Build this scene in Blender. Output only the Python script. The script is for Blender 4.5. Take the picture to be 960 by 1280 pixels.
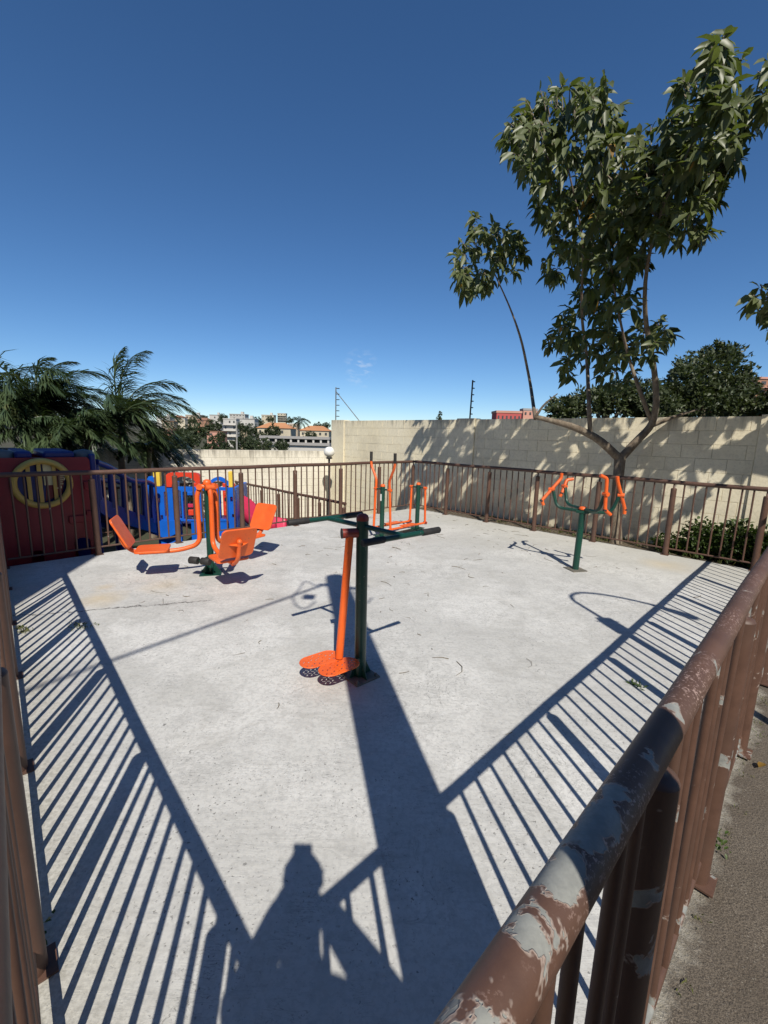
import bpy, bmesh, math, random
from mathutils import Vector, Matrix, Quaternion
from mathutils.geometry import delaunay_2d_cdt
random.seed(7)
for o in list(bpy.data.objects): bpy.data.objects.remove(o)
scn = bpy.context.scene
COL = scn.collection
R = math.radians
# ------------------------------------------------------------------ camera
EYE = 1.66; FPX = 537.2; PITCH = R(10.02); ROLL = R(1.477)
fwd = Vector((0, math.cos(PITCH), -math.sin(PITCH)))
rt0 = Vector((1, 0, 0)); up0 = Vector((0, math.sin(PITCH), math.cos(PITCH)))
rt = rt0*math.cos(ROLL) + up0*math.sin(ROLL)
up = -rt0*math.sin(ROLL) + up0*math.cos(ROLL)
cam_d = bpy.data.cameras.new('camera'); cam = bpy.data.objects.new('camera', cam_d); COL.objects.link(cam)
cam_d.sensor_fit = 'HORIZONTAL'; cam_d.sensor_width = 36; cam_d.lens = FPX/960*36
cam_d.clip_start = 0.01; cam_d.clip_end = 3000
m = Matrix.Identity(4)
for i in range(3): m[i][0] = rt[i]; m[i][1] = up[i]; m[i][2] = -fwd[i]
m[2][3] = EYE
cam.matrix_world = m
scn.camera = cam
# ------------------------------------------------------------------ sky, sun, exposure
SX, SY = -0.1777, 0.8981          # shadow offset on the ground per metre of height
world = bpy.data.worlds.new('World'); scn.world = world; world.use_nodes = True
wn = world.node_tree.nodes; wl = world.node_tree.links
for n_ in list(wn): wn.remove(n_)
sky = wn.new('ShaderNodeTexSky'); sky.sky_type = 'NISHITA'; sky.sun_disc = False
sky.sun_elevation = R(47.5); sky.sun_rotation = R(168.8); sky.altitude = 1500
sky.air_density = 1.0; sky.dust_density = 0.0; sky.ozone_density = 6.0
hsv = wn.new('ShaderNodeHueSaturation'); hsv.inputs['Saturation'].default_value = 1.12; hsv.inputs['Value'].default_value = 1.0
bg = wn.new('ShaderNodeBackground'); bg.inputs['Strength'].default_value = 0.103
wo = wn.new('ShaderNodeOutputWorld')
wl.new(sky.outputs[0], hsv.inputs['Color'])
tc = wn.new('ShaderNodeTexCoord'); dst = wn.new('ShaderNodeVectorMath'); dst.operation = 'DISTANCE'
cdir = (rt*((451-480)/FPX) - up*((461-640)/FPX) + fwd).normalized(); dst.inputs[1].default_value = tuple(cdir)
cmap = wn.new('ShaderNodeMapping'); cmap.inputs['Scale'].default_value = (30, 30, 75); cmap.inputs['Rotation'].default_value = (0, R(20), 0)
cns = wn.new('ShaderNodeTexNoise'); cns.inputs['Scale'].default_value = 1.6; cns.inputs['Detail'].default_value = 5
msk = wn.new('ShaderNodeMapRange'); msk.inputs[1].default_value = .0; msk.inputs[2].default_value = .045; msk.inputs[3].default_value = 1; msk.inputs[4].default_value = 0
thr = wn.new('ShaderNodeMapRange'); thr.inputs[1].default_value = .47; thr.inputs[2].default_value = .68
mul = wn.new('ShaderNodeMath'); mul.operation = 'MULTIPLY'; mul2 = wn.new('ShaderNodeMath'); mul2.operation = 'MULTIPLY'; mul2.inputs[1].default_value = .45
cmx = wn.new('ShaderNodeMix'); cmx.data_type = 'RGBA'; cmx.inputs[7].default_value = (7.0, 7.6, 8.4, 1)
wl.new(tc.outputs['Generated'], dst.inputs[0]); wl.new(tc.outputs['Generated'], cmap.inputs[0]); wl.new(cmap.outputs[0], cns.inputs['Vector'])
wl.new(dst.outputs['Value'], msk.inputs[0]); wl.new(cns.outputs['Fac'], thr.inputs[0]); wl.new(msk.outputs[0], mul.inputs[0]); wl.new(thr.outputs[0], mul.inputs[1]); wl.new(mul.outputs[0], mul2.inputs[0])
wl.new(mul2.outputs[0], cmx.inputs[0]); wl.new(hsv.outputs[0], cmx.inputs[6]); wl.new(cmx.outputs[2], bg.inputs['Color']); wl.new(bg.outputs[0], wo.inputs['Surface'])
sun_d = bpy.data.lights.new('sun', 'SUN'); sun_d.energy = 5.0; sun_d.angle = R(0.53); sun_d.color = (1.0, 0.945, 0.84)
sun = bpy.data.objects.new('sun', sun_d); COL.objects.link(sun)
sun.rotation_euler = Vector((SX, SY, -1)).to_track_quat('-Z', 'Y').to_euler(); sun.location = (3, -12, 14)
vs = scn.view_settings; vs.view_transform = 'Standard'; vs.look = 'None'; vs.gamma = 1.0; vs.exposure = 0.1; vs.use_curve_mapping = False
try:
    scn.cycles.max_bounces = 6; scn.cycles.diffuse_bounces = 3; scn.cycles.glossy_bounces = 2; scn.cycles.transmission_bounces = 3
except Exception: pass
# ------------------------------------------------------------------ helpers
def ray(x, y): return rt*((x-480)/FPX) - up*((y-640)/FPX) + fwd
def at(x, y, Y): d = ray(x, y); return Vector((0, 0, EYE)) + d*(Y/d.y)
def atz(x, y, z): d = ray(x, y); return Vector((0, 0, EYE)) + d*((z-EYE)/d.z)
def V(*a): return Vector(a)
def rnd(a, b): return random.uniform(a, b)

class MB:
    def __init__(s): s.v = []; s.f = []; s.sm = []; s.mi = []
    def quad(s, a, b, c, d, mi=0):
        k = len(s.v); s.v += [tuple(a), tuple(b), tuple(c), tuple(d)]; s.f.append((k, k+1, k+2, k+3)); s.sm.append(False); s.mi.append(mi)
    def tri(s, a, b, c, mi=0):
        k = len(s.v); s.v += [tuple(a), tuple(b), tuple(c)]; s.f.append((k, k+1, k+2)); s.sm.append(False); s.mi.append(mi)
    def obox(s, c, u, v, w, su, sv, sw, mi=0):
        c = Vector(c); u = Vector(u).normalized()*su/2; v = Vector(v).normalized()*sv/2; w = Vector(w).normalized()*sw/2
        k = len(s.v)
        for i in (-1, 1):
            for j in (-1, 1):
                for l in (-1, 1): s.v.append(tuple(c+u*i+v*j+w*l))
        for q in ((0,1,3,2),(4,6,7,5),(0,4,5,1),(2,3,7,6),(0,2,6,4),(1,5,7,3)):
            s.f.append(tuple(k+t for t in q)); s.sm.append(False); s.mi.append(mi)
        return s
    def box(s, x0, x1, y0, y1, z0, z1, mi=0):
        return s.obox(((x0+x1)/2, (y0+y1)/2, (z0+z1)/2), (1,0,0), (0,1,0), (0,0,1), x1-x0, y1-y0, z1-z0, mi)
    def tube(s, pts, r, n=12, caps=True, mi=0):
        pts = [Vector(p) for p in pts]; N = len(pts)
        rr = r if isinstance(r, (list, tuple)) else [r]*N
        tang = []
        for i in range(N):
            a = pts[max(0, i-1)]; b = pts[min(N-1, i+1)]; t = b-a
            tang.append(t.normalized() if t.length > 1e-9 else Vector((0, 0, 1)))
        t0 = tang[0]; ref = Vector((0, 0, 1)) if abs(t0.z) < .9 else Vector((1, 0, 0))
        nrm = t0.cross(ref).normalized(); k0 = len(s.v)
        for i in range(N):
            if i:
                q = tang[i-1].rotation_difference(tang[i]); nrm = q @ nrm
            bn = tang[i].cross(nrm).normalized()
            for j in range(n):
                a = 2*math.pi*j/n
                s.v.append(tuple(pts[i] + (nrm*math.cos(a) + bn*math.sin(a))*rr[i]))
        for i in range(N-1):
            for j in range(n):
                a = k0+i*n+j; b = k0+i*n+(j+1) % n
                s.f.append((a, b, b+n, a+n)); s.sm.append(True); s.mi.append(mi)
        if caps:
            for (i, rev) in ((0, True), (N-1, False)):
                k = len(s.v); s.v += [s.v[k0+i*n+j] for j in range(n)]
                idx = list(range(k, k+n)); s.f.append(tuple(reversed(idx)) if rev else tuple(idx)); s.sm.append(False); s.mi.append(mi)
        return s
    def lathe(s, c, prof, n=16, axis=(0,0,1), mi=0):
        c = Vector(c); ax = Vector(axis).normalized(); ref = Vector((1,0,0)) if abs(ax.x) < .9 else Vector((0,1,0))
        u = ax.cross(ref).normalized(); w = ax.cross(u); k0 = len(s.v)
        for (rad, h) in prof:
            for j in range(n):
                a = 2*math.pi*j/n; s.v.append(tuple(c + ax*h + (u*math.cos(a)+w*math.sin(a))*rad))
        for i in range(len(prof)-1):
            for j in range(n):
                a = k0+i*n+j; b = k0+i*n+(j+1) % n
                s.f.append((a, b, b+n, a+n)); s.sm.append(True); s.mi.append(mi)
        return s
    def ball(s, c, r, n=14, sz=1.0):
        prof = [(max(1e-4, r*math.sin(math.pi*i/n)), -r*sz*math.cos(math.pi*i/n)) for i in range(n+1)]
        return s.lathe(c, prof, n*2)
    def plate(s, outer, holes, o, u, v, th):
        """flat plate with real holes: 2-D outlines in the frame o,u,v, extruded by th along u x v"""
        o = Vector(o); u = Vector(u).normalized(); v = Vector(v).normalized(); w = u.cross(v)
        co = []; ed = []
        for loop in [outer]+holes:
            k = len(co); co += [Vector((x, y)) for x, y in loop]; n = len(loop)
            ed += [(k+i, k+(i+1) % n) for i in range(n)]
        vo, eo, fo, *_ = delaunay_2d_cdt(co, ed, [], 2 if holes else 1, 1e-6)
        def inside(px, py, loop):
            c = False; n = len(loop); j = n-1
            for i in range(n):
                xi, yi = loop[i]; xj, yj = loop[j]
                if (yi > py) != (yj > py) and px < (xj-xi)*(py-yi)/(yj-yi)+xi: c = not c
                j = i
            return c
        fs = []
        for t in fo:
            cx = sum(vo[i].x for i in t)/len(t); cy = sum(vo[i].y for i in t)/len(t)
            if inside(cx, cy, outer) and not any(inside(cx, cy, h) for h in holes): fs.append(t)
        k = len(s.v)
        for q in vo: s.v.append(tuple(o+u*q.x+v*q.y))
        k2 = len(s.v)
        for q in vo: s.v.append(tuple(o+u*q.x+v*q.y+w*th))
        cnt = {}
        for t in fs:
            s.f.append(tuple(k2+i for i in t)); s.sm.append(False); s.mi.append(0)
            s.f.append(tuple(k+i for i in reversed(t))); s.sm.append(False); s.mi.append(0)
            for a, b in zip(t, list(t[1:])+[t[0]]): cnt[(a, b)] = 1
        for (a, b) in list(cnt):
            if (b, a) not in cnt:
                s.f.append((k+a, k+b, k2+b, k2+a)); s.sm.append(False); s.mi.append(0)
        return s
    def mesh(s, name, mats):
        me = bpy.data.meshes.new(name); me.from_pydata(s.v, [], s.f)
        me.polygons.foreach_set('use_smooth', s.sm); me.polygons.foreach_set('material_index', s.mi)
        for m_ in (mats if isinstance(mats, (list, tuple)) else [mats]): me.materials.append(m_)
        me.update(); return me
    def build(s, name, mat, parent=None, bevel=0):
        if parent is not None:
            L = parent_world(parent); s.v = [tuple(Vector(q)-L) for q in s.v]
        me = s.mesh(name, mat)
        if bevel:
            bm = bmesh.new(); bm.from_mesh(me); bmesh.ops.remove_doubles(bm, verts=bm.verts, dist=1e-5)
            bmesh.ops.bevel(bm, geom=[e for e in bm.edges if e.calc_length() > bevel*2.2 and (len(e.link_faces) != 2 or e.calc_face_angle(0) > .5)], offset=bevel, segments=2, affect='EDGES', profile=.5)
            bm.to_mesh(me); bm.free()
        o = bpy.data.objects.new(name, me); COL.objects.link(o)
        if parent is not None: o.parent = parent
        return o
def parent_world(o):
    L = Vector(o.location)
    while o.parent: o = o.parent; L += Vector(o.location)
    return L
def put(name, me, parent, loc, rot=None, scale=None):
    o = bpy.data.objects.new(name, me); COL.objects.link(o); o.parent = parent
    o.location = Vector(loc) - (parent_world(parent) if parent else Vector((0, 0, 0)))
    if rot: o.rotation_euler = rot
    if scale: o.scale = scale
    return o
def tag(o, label, cat, group=None, kind=None):
    if label: o['label'] = label
    if cat: o['category'] = cat
    if group: o['group'] = group
    if kind: o['kind'] = kind
    return o
def thing(name, label, cat, loc, group=None):
    o = bpy.data.objects.new(name, None); COL.objects.link(o); o.location = loc; o.empty_display_size = .1
    return tag(o, label, cat, group)
def struct(o): o['kind'] = 'structure'; return o
def fillet(pts, rad, seg=5):
    pts = [Vector(p) for p in pts]; out = [pts[0]]
    for i in range(1, len(pts)-1):
        a = (pts[i-1]-pts[i]); b = (pts[i+1]-pts[i]); r_ = min(rad, a.length*.45, b.length*.45)
        p0 = pts[i]+a.normalized()*r_; p2 = pts[i]+b.normalized()*r_
        for k in range(seg+1):
            t = k/seg; out.append(p0*(1-t)**2 + pts[i]*2*t*(1-t) + p2*t*t)
    out.append(pts[-1]); return out
# ------------------------------------------------------------------ materials
class NT:
    def __init__(s, name):
        s.m = bpy.data.materials.new(name); s.m.use_nodes = True; s.t = s.m.node_tree; s.n = s.t.nodes; s.l = s.t.links
        s.b = s.n['Principled BSDF']; s.out = s.n['Material Output']
        s.pos = s.n.new('ShaderNodeNewGeometry').outputs['Position']
    def set(s, k, v): s.b.inputs[k].default_value = v
    def link(s, a, b): s.l.new(a, b)
    def noise(s, scale, detail=4, rough=.55, vec=None, dist=0):
        n = s.n.new('ShaderNodeTexNoise'); n.inputs['Scale'].default_value = scale; n.inputs['Detail'].default_value = detail
        n.inputs['Roughness'].default_value = rough; n.inputs['Distortion'].default_value = dist
        s.link(vec or s.pos, n.inputs['Vector']); return n.outputs['Fac']
    def vor(s, scale, vec=None, feat='F1'):
        n = s.n.new('ShaderNodeTexVoronoi'); n.inputs['Scale'].default_value = scale; n.feature = feat
        s.link(vec or s.pos, n.inputs['Vector']); return n.outputs['Distance']
    def ramp(s, f, stops):
        n = s.n.new('ShaderNodeValToRGB'); e = n.color_ramp.elements
        while len(e) < len(stops): e.new(.5)
        for q, (p, c) in zip(e, stops):
            q.position = p; q.color = (c, c, c, 1) if isinstance(c, (int, float)) else (*c, 1)
        s.link(f, n.inputs['Fac']); return n.outputs['Color']
    def mix(s, f, a, b, mode='MIX'):
        n = s.n.new('ShaderNodeMix'); n.data_type = 'RGBA'; n.blend_type = mode
        for sock, v in ((n.inputs[0], f), (n.inputs[6], a), (n.inputs[7], b)):
            if isinstance(v, (int, float)): sock.default_value = v if sock == n.inputs[0] else (v, v, v, 1)
            elif isinstance(v, (tuple, list)): sock.default_value = (*v, 1)
            else: s.link(v, sock)
        return n.outputs[2]
    def math(s, op, a, b=None, clamp=False):
        n = s.n.new('ShaderNodeMath'); n.operation = op; n.use_clamp = clamp
        for i, v in enumerate((a, b)):
            if v is None: continue
            if isinstance(v, (int, float)): n.inputs[i].default_value = v
            else: s.link(v, n.inputs[i])
        return n.outputs[0]
    def vmath(s, op, a, b=None):
        n = s.n.new('ShaderNodeVectorMath'); n.operation = op
        for i, v in enumerate((a, b)):
            if v is None: continue
            if isinstance(v, (tuple, list, Vector)): n.inputs[i].default_value = tuple(v)
            else: s.link(v, n.inputs[i])
        return n.outputs['Value'] if op in ('DISTANCE', 'LENGTH', 'DOT_PRODUCT') else n.outputs[0]
    def sep(s, v=None):
        n = s.n.new('ShaderNodeSeparateXYZ'); s.link(v or s.pos, n.inputs[0]); return n.outputs
    def rand(s):
        return s.n.new('ShaderNodeObjectInfo').outputs['Random']
    def color(s, c): s.link(c, s.b.inputs['Base Color'])
    def bump(s, h, strength=.3, dist=.01):
        n = s.n.new('ShaderNodeBump'); n.inputs['Strength'].default_value = strength; n.inputs['Distance'].default_value = dist
        s.link(h, n.inputs['Height']); s.link(n.outputs[0], s.b.inputs['Normal'])
def M(name, c1, c2=None, scale=6, rough=.6, bump=0, bscale=80, metal=0, detail=4, lo=.35, hi=.65, rv=.0, coat=0):
    t = NT(name); t.set('Roughness', rough); t.set('Metallic', metal)
    if c2 is None: c2 = tuple(x*.8 for x in c1)
    n = t.noise(scale, detail); t.color(t.mix(t.ramp(n, [(lo, 0.), (hi, 1.)]), c1, c2))
    if bump: t.bump(t.noise(bscale, 5), bump, .004)
    if rv: t.link(t.math('ADD', t.math('MULTIPLY', t.noise(scale*3), rv), rough-rv*.5), t.b.inputs['Roughness'])
    if coat: t.set('Coat Weight', coat)
    return t.m
MT = {}
# concrete slab of the exercise yard
def mat_slab():
    t = NT('slab_concrete'); t.set('Roughness', .86)
    big = t.noise(.55, 4, .6); mid = t.noise(3.2, 5, .65, dist=.6); fine = t.noise(38, 3, .7)
    mp = t.n.new('ShaderNodeMapping'); mp.inputs['Rotation'].default_value = (0, 0, R(38)); mp.inputs['Scale'].default_value = (1.1, 6.5, 1)
    t.link(t.pos, mp.inputs[0]); streak = t.noise(2.6, 6, .7, vec=mp.outputs[0], dist=1.2)
    c = t.mix(t.ramp(big, [(.36, 0.), (.62, 1.)]), (.445, .44, .42), (.60, .592, .57))
    c = t.mix(t.ramp(mid, [(.40, .0), (.60, .8)]), c, (.50, .494, .475))
    c = t.mix(t.math('MULTIPLY', t.ramp(streak, [(.52, 0.), (.68, 1.)]), .5), c, (.36, .355, .34))
    c = t.mix(t.math('MULTIPLY', t.ramp(t.noise(.9, 4, .6, vec=t.vmath('ADD', t.pos, (7, 3, 0))), [(.50, 0.), (.62, 1.)]), .6), c, (.66, .652, .63))
    c = t.mix(t.math('MULTIPLY', t.ramp(t.noise(9, 6, .75, dist=.8), [(.48, 0.), (.62, 1.)]), .42), c, (.38, .375, .36))
    c = t.mix(t.math('MULTIPLY', t.ramp(fine, [(.42, 1.), (.52, 0.)]), .34), c, (.34, .336, .325))
    # dark pits and scuffs
    pit = t.ramp(t.noise(62, 3, .6), [(.33, 1.), (.38, 0.)]); msk = t.ramp(t.noise(2.1, 3), [(.42, 0.15), (.60, 1.)])
    c = t.mix(t.math('MULTIPLY', pit, t.math('MULTIPLY', msk, .85)), c, (.13, .125, .12))
    pit2 = t.ramp(t.noise(17, 4, .7, dist=1.5), [(.29, 1.), (.33, 0.)])
    c = t.mix(t.math('MULTIPLY', pit2, .8), c, (.12, .118, .115))
    scr = t.ramp(t.noise(5, 3, .6, vec=mp.outputs[0], dist=2.5), [(.482, 0.), (.5, 1.), (.518, 0.)])
    c = t.mix(t.math('MULTIPLY', scr, t.math('MULTIPLY', t.ramp(mid, [(.50, 0.), (.60, 1.)]), .8)), c, (.19, .188, .185))
    scr2 = t.ramp(t.noise(3.2, 4, .65, dist=1.5), [(.490, 0.), (.5, 1.), (.510, 0.)])
    c = t.mix(t.math('MULTIPLY', scr2, t.math('MULTIPLY', t.ramp(big, [(.50, 0.), (.58, 1.)]), .7)), c, (.19, .188, .18))
    ws = t.noise(1.05, 3, .5, vec=t.vmath('ADD', t.pos, (3, 11, 0)), dist=.5)
    c = t.mix(t.math('MULTIPLY', t.ramp(ws, [(.535, 0.), (.555, 1.), (.60, .35), (.7, .25)]), .22), c, (.33, .32, .29))
    # dirt gathering along the left-hand edge and towards the far corner
    x, y, z = t.sep()
    dl = t.math('ADD', t.math('ADD', t.math('MULTIPLY', x, .743), t.math('MULTIPLY', y, .669)), .07)  # metres inward from the left railing
    edge = t.ramp(t.math('ADD', dl, t.math('MULTIPLY', t.noise(5, 4), .35)), [(.18, 1.), (.5, 0.)])
    c = t.mix(t.math('MULTIPLY', edge, .75), c, t.mix(t.ramp(t.noise(55, 3, .7), [(.4, 0.), (.6, 1.)]), (.25, .235, .19), (.46, .44, .38)))
    far = t.ramp(t.math('ADD', t.math('MULTIPLY', t.math('SUBTRACT', t.math('ADD', t.math('MULTIPLY', x, .711), t.math('MULTIPLY', y, .703)), 5.2), .4), t.math('MULTIPLY', t.noise(1.3, 4), .5)), [(.3, 0.), (1., 1.)])
    c = t.mix(t.math('MULTIPLY', far, .5), c, (.44, .425, .375))
    # ochre stains
    for (sx, sy, sr, am) in ((-2.78, 4.05, .28, .55), (3.9, 5.75, .4, .4), (-2.95, 4.35, .15, .5), (-2.35, 4.45, .3, .35), (-.35, 4.9, .5, .15)):  # ochre
        d = t.math('ADD', t.vmath('DISTANCE', t.pos, (sx, sy, 0)), t.math('MULTIPLY', mid, .35))
        c = t.mix(t.math('MULTIPLY', t.ramp(d, [(.16, 1.), (sr+.16, 0.)]), am), c, (.52, .40, .22))
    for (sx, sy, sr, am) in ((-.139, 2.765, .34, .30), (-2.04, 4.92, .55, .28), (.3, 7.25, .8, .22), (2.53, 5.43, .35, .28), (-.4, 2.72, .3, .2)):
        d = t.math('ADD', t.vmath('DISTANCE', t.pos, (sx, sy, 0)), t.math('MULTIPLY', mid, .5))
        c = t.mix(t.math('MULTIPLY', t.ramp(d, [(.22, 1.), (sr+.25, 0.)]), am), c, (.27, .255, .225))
    # the long crack that runs in from the left railing
    nx = t.math('MULTIPLY', t.math('SUBTRACT', t.noise(4.5, 5, .7), .5), .28)
    ln = t.math('ABSOLUTE', t.math('ADD', t.math('SUBTRACT', y, t.math('ADD', t.math('MULTIPLY', x, .32), 4.62)), nx))
    crk = t.math('MULTIPLY', t.ramp(ln, [(.006, 1.), (.012, 0.)]), t.ramp(t.math('MULTIPLY', t.math('ADD', x, 3.6), .4), [(.0, 1.), (.72, 1.), (.8, 0.)]))
    ln2 = t.math('ABSOLUTE', t.math('ADD', t.math('ADD', x, t.math('MULTIPLY', y, -.5)), t.math('ADD', nx, -2.3)))
    crk2 = t.math('MULTIPLY', t.ramp(ln2, [(.004, 1.), (.009, 0.)]), t.ramp(t.noise(.8, 2), [(.52, 0.), (.56, 1.)]))
    crk = t.math('MAXIMUM', crk, t.math('MULTIPLY', crk2, .6))
    c = t.mix(t.math('MULTIPLY', crk, .9), c, (.09, .085, .08))
    t.color(c)
    hgt = t.math('ADD', t.math('MULTIPLY', streak, .8), t.math('MULTIPLY', fine, .45))
    hgt = t.math('SUBTRACT', hgt, t.math('MULTIPLY', pit, .3))
    t.bump(hgt, .55, .006)
    return t.m
MT['slab'] = mat_slab()
def mat_path():
    t = NT('rough_path'); t.set('Roughness', .95)
    g = t.noise(150, 3, .8); b = t.noise(3, 5, .65)
    c = t.mix(t.ramp(g, [(.38, 0.), (.62, 1.)]), (.060, .048, .036), (.215, .178, .138))
    c = t.mix(t.math('MULTIPLY', t.ramp(b, [(.4, 0.), (.68, 1.)]), .6), c, (.095, .074, .054))
    c = t.mix(t.math('MULTIPLY', t.ramp(t.vor(75), [(.12, 1.), (.22, 0.)]), t.ramp(t.noise(11, 3), [(.45, 0.), (.6, .7)])), c, (.33, .30, .25))
    x, y, z = t.sep()
    d = t.math('SUBTRACT', t.math('ADD', t.math('MULTIPLY', x, .696), .139), t.math('MULTIPLY', y, .718))   # metres outward from the right railing
    e = t.ramp(t.math('ADD', d, t.math('MULTIPLY', t.noise(6, 5, .7), .25)), [(.11, 1.), (.18, 0.)])
    c = t.mix(t.math('MULTIPLY', e, .55), c, t.mix(t.ramp(t.noise(70, 3), [(.4, 0.), (.6, 1.)]), (.42, .39, .31), (.6, .57, .49)))
    t.color(c); t.bump(t.math('ADD', g, t.math('MULTIPLY', t.noise(45, 4), .8)), .8, .012)
    return t.m
MT['path'] = mat_path()
MT['soil'] = M('garden_soil', (.10, .075, .05), (.16, .13, .09), 9, .95, .8, 40)
MT['ground'] = M('dusty_ground', (.060, .052, .034), (.045, .050, .026), .35, .95, .5, 3)
MT['hill'] = M('hillside', (.055, .075, .03), (.11, .09, .05), .05, .95)
def mat_blocks(name, a, b, joints=False):
    t = NT(name); t.set('Roughness', .92)
    n = t.noise(1.1, 5, .6); f = t.noise(24, 4, .7)
    c = t.mix(t.ramp(n, [(.35, 0.), (.68, 1.)]), a, b)
    c = t.mix(t.math('MULTIPLY', t.ramp(f, [(.4, 1.), (.52, 0.)]), .35), c, tuple(q*.7 for q in a))
    if not joints: c = t.mix(t.math('MULTIPLY', t.rand(), .14), c, tuple(q*.72 for q in b))
    c = t.mix(t.math('MULTIPLY', t.ramp(t.noise(.8, 5, .65, vec=t.vmath('ADD', t.pos, (4, 2, 6))), [(.48, 0.), (.68, 1.)]), .42), c, (.45, .40, .31))
    x, y, z = t.sep()
    mp = t.n.new('ShaderNodeMapping'); mp.inputs['Scale'].default_value = (9, 9, .7); t.link(t.pos, mp.inputs[0])
    run = t.noise(1.0, 4, .7, vec=mp.outputs[0])
    top = (.62 if joints else 1.62)
    drip = t.ramp(t.math('ADD', t.math('MULTIPLY', t.math('SUBTRACT', z, top), 1.1), t.math('MULTIPLY', t.math('SUBTRACT', run, .5), 1.5)), [(.36, 0.), (.75, 1.)])
    c = t.mix(t.math('MULTIPLY', drip, .68), c, (.15, .13, .10))
    h = f
    if joints:
        br = t.n.new('ShaderNodeTexBrick'); br.inputs['Scale'].default_value = 1; br.inputs['Mortar Size'].default_value = .008
        br.inputs['Brick Width'].default_value = .4; br.inputs['Row Height'].default_value = .21
        cmb = t.n.new('ShaderNodeCombineXYZ')
        t.link(t.math('ADD', t.math('MULTIPLY', x, .909), t.math('MULTIPLY', y, .416)), cmb.inputs[0]); t.link(t.math('SUBTRACT', z, 1.17), cmb.inputs[1]); t.link(cmb.outputs[0], br.inputs['Vector'])
        c = t.mix(t.math('MULTIPLY', br.outputs['Fac'], .35), c, (.3, .27, .2)); h = t.math('SUBTRACT', f, br.outputs['Fac'])
    t.color(c); t.bump(h, .4, .006)
    return t.m
MT['block'] = mat_blocks('cream_block', (.86, .765, .55), (.89, .81, .62))
MT['lowwall'] = mat_blocks('cream_low_wall', (.74, .69, .57), (.80, .75, .64), True)
MT['mortar'] = M('mortar', (.70, .62, .46), (.60, .53, .40), 8, .95, .4)
def mat_brown(name, spots=None, amount=.0, psc=5.5):
    t = NT(name)
    n = t.noise(14, 5, .65); g = t.noise(220, 3, .7)
    base = t.mix(t.ramp(n, [(.35, 0.), (.7, 1.)]), (.088, .046, .032), (.120, .062, .042))
    base = t.mix(t.math('MULTIPLY', t.ramp(t.noise(3.5, 4), [(.5, 0.), (.7, 1.)]), .5), base, (.068, .042, .032))
    big = t.noise(psc, 5, .62, dist=.4)
    peel = t.ramp(big, [(.735-amount, 0.), (.74-amount, 1.)])
    ring = t.ramp(big, [(.715-amount, 0.), (.735-amount, 1.)])
    chal = None
    if spots:
        wob = t.math('MULTIPLY', t.math('SUBTRACT', t.noise(17, 4, .6, dist=.5), .5), .15)
        dm = None
        for (p_, r_) in spots:
            d = t.math('SUBTRACT', t.vmath('DISTANCE', t.pos, p_), r_); dm = d if dm is None else t.math('MINIMUM', dm, d)
        dd = t.math('ADD', dm, wob)
        peel = t.math('MAXIMUM', peel, t.ramp(t.math('ADD', t.math('MULTIPLY', dd, 10), .5), [(.48, 1.), (.5, 0.)]))
        ring = t.math('MAXIMUM', ring, t.ramp(t.math('ADD', t.math('MULTIPLY', dd, 10), .5), [(.5, 1.), (.545, 0.)]))
        sp = t.ramp(t.noise(150, 3, .75), [(.56, 0.), (.62, 1.)])
        chal = t.math('MULTIPLY', sp, t.ramp(t.math('ADD', t.noise(3.2, 4, .6), t.math('MULTIPLY', t.noise(20, 3), .2)), [(.60, 0.), (.74, .75)]))
    c = base
    if chal is not None: c = t.mix(chal, c, (.46, .33, .29))
    c = t.mix(t.math('MULTIPLY', ring, .55), c, (.50, .42, .37))
    prim = t.mix(t.ramp(t.noise(30, 4, .7), [(.4, 0.), (.65, 1.)]), (.20, .205, .195), (.28, .285, .265))
    prim = t.mix(t.math('MULTIPLY', t.ramp(t.noise(16, 4, .7), [(.6, 0.), (.72, 1.)]), .8), prim, (.16, .085, .05))
    c = t.mix(peel, c, prim)
    t.color(c)
    t.link(t.math('ADD', t.math('MULTIPLY', peel, .2), t.math('ADD', .44, t.math('MULTIPLY', n, .22))), t.b.inputs['Roughness'])
    t.bump(t.math('ADD', t.math('MULTIPLY', t.noise(11, 3), 1.5), t.math('SUBTRACT', t.math('MULTIPLY', g, .15), t.math('SUBTRACT', peel, t.math('MULTIPLY', ring, .35)))), .7, .002)
    return t.m
hz = 1.165
SPOTS = [(atz(840, 882, hz+.025), .022), (atz(690, 1092, hz+.03), .03), (atz(664, 1150, hz+.03), .034), (atz(650, 1185, hz+.03), .016), (atz(612, 1225, hz+.03), .028), (atz(600, 1262, hz+.03), .035), (atz(575, 1290, hz+.03), .03),
         (atz(752, 1015, hz+.03), .04), (atz(727, 1045, hz+.03), .03), (atz(765, 985, hz+.03), .016), (atz(806, 938, hz+.03), .009), (atz(714, 1062, hz+.03), .018)]
MT['brown_near'] = mat_brown('peeling_brown_paint', [(tuple(p), r*.66) for p, r in SPOTS], .05, 13)
MT['brown_post'] = mat_brown("flaking_brown_post", None, .115)
MT['brown'] = mat_brown('brown_paint', None, .02)
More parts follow.
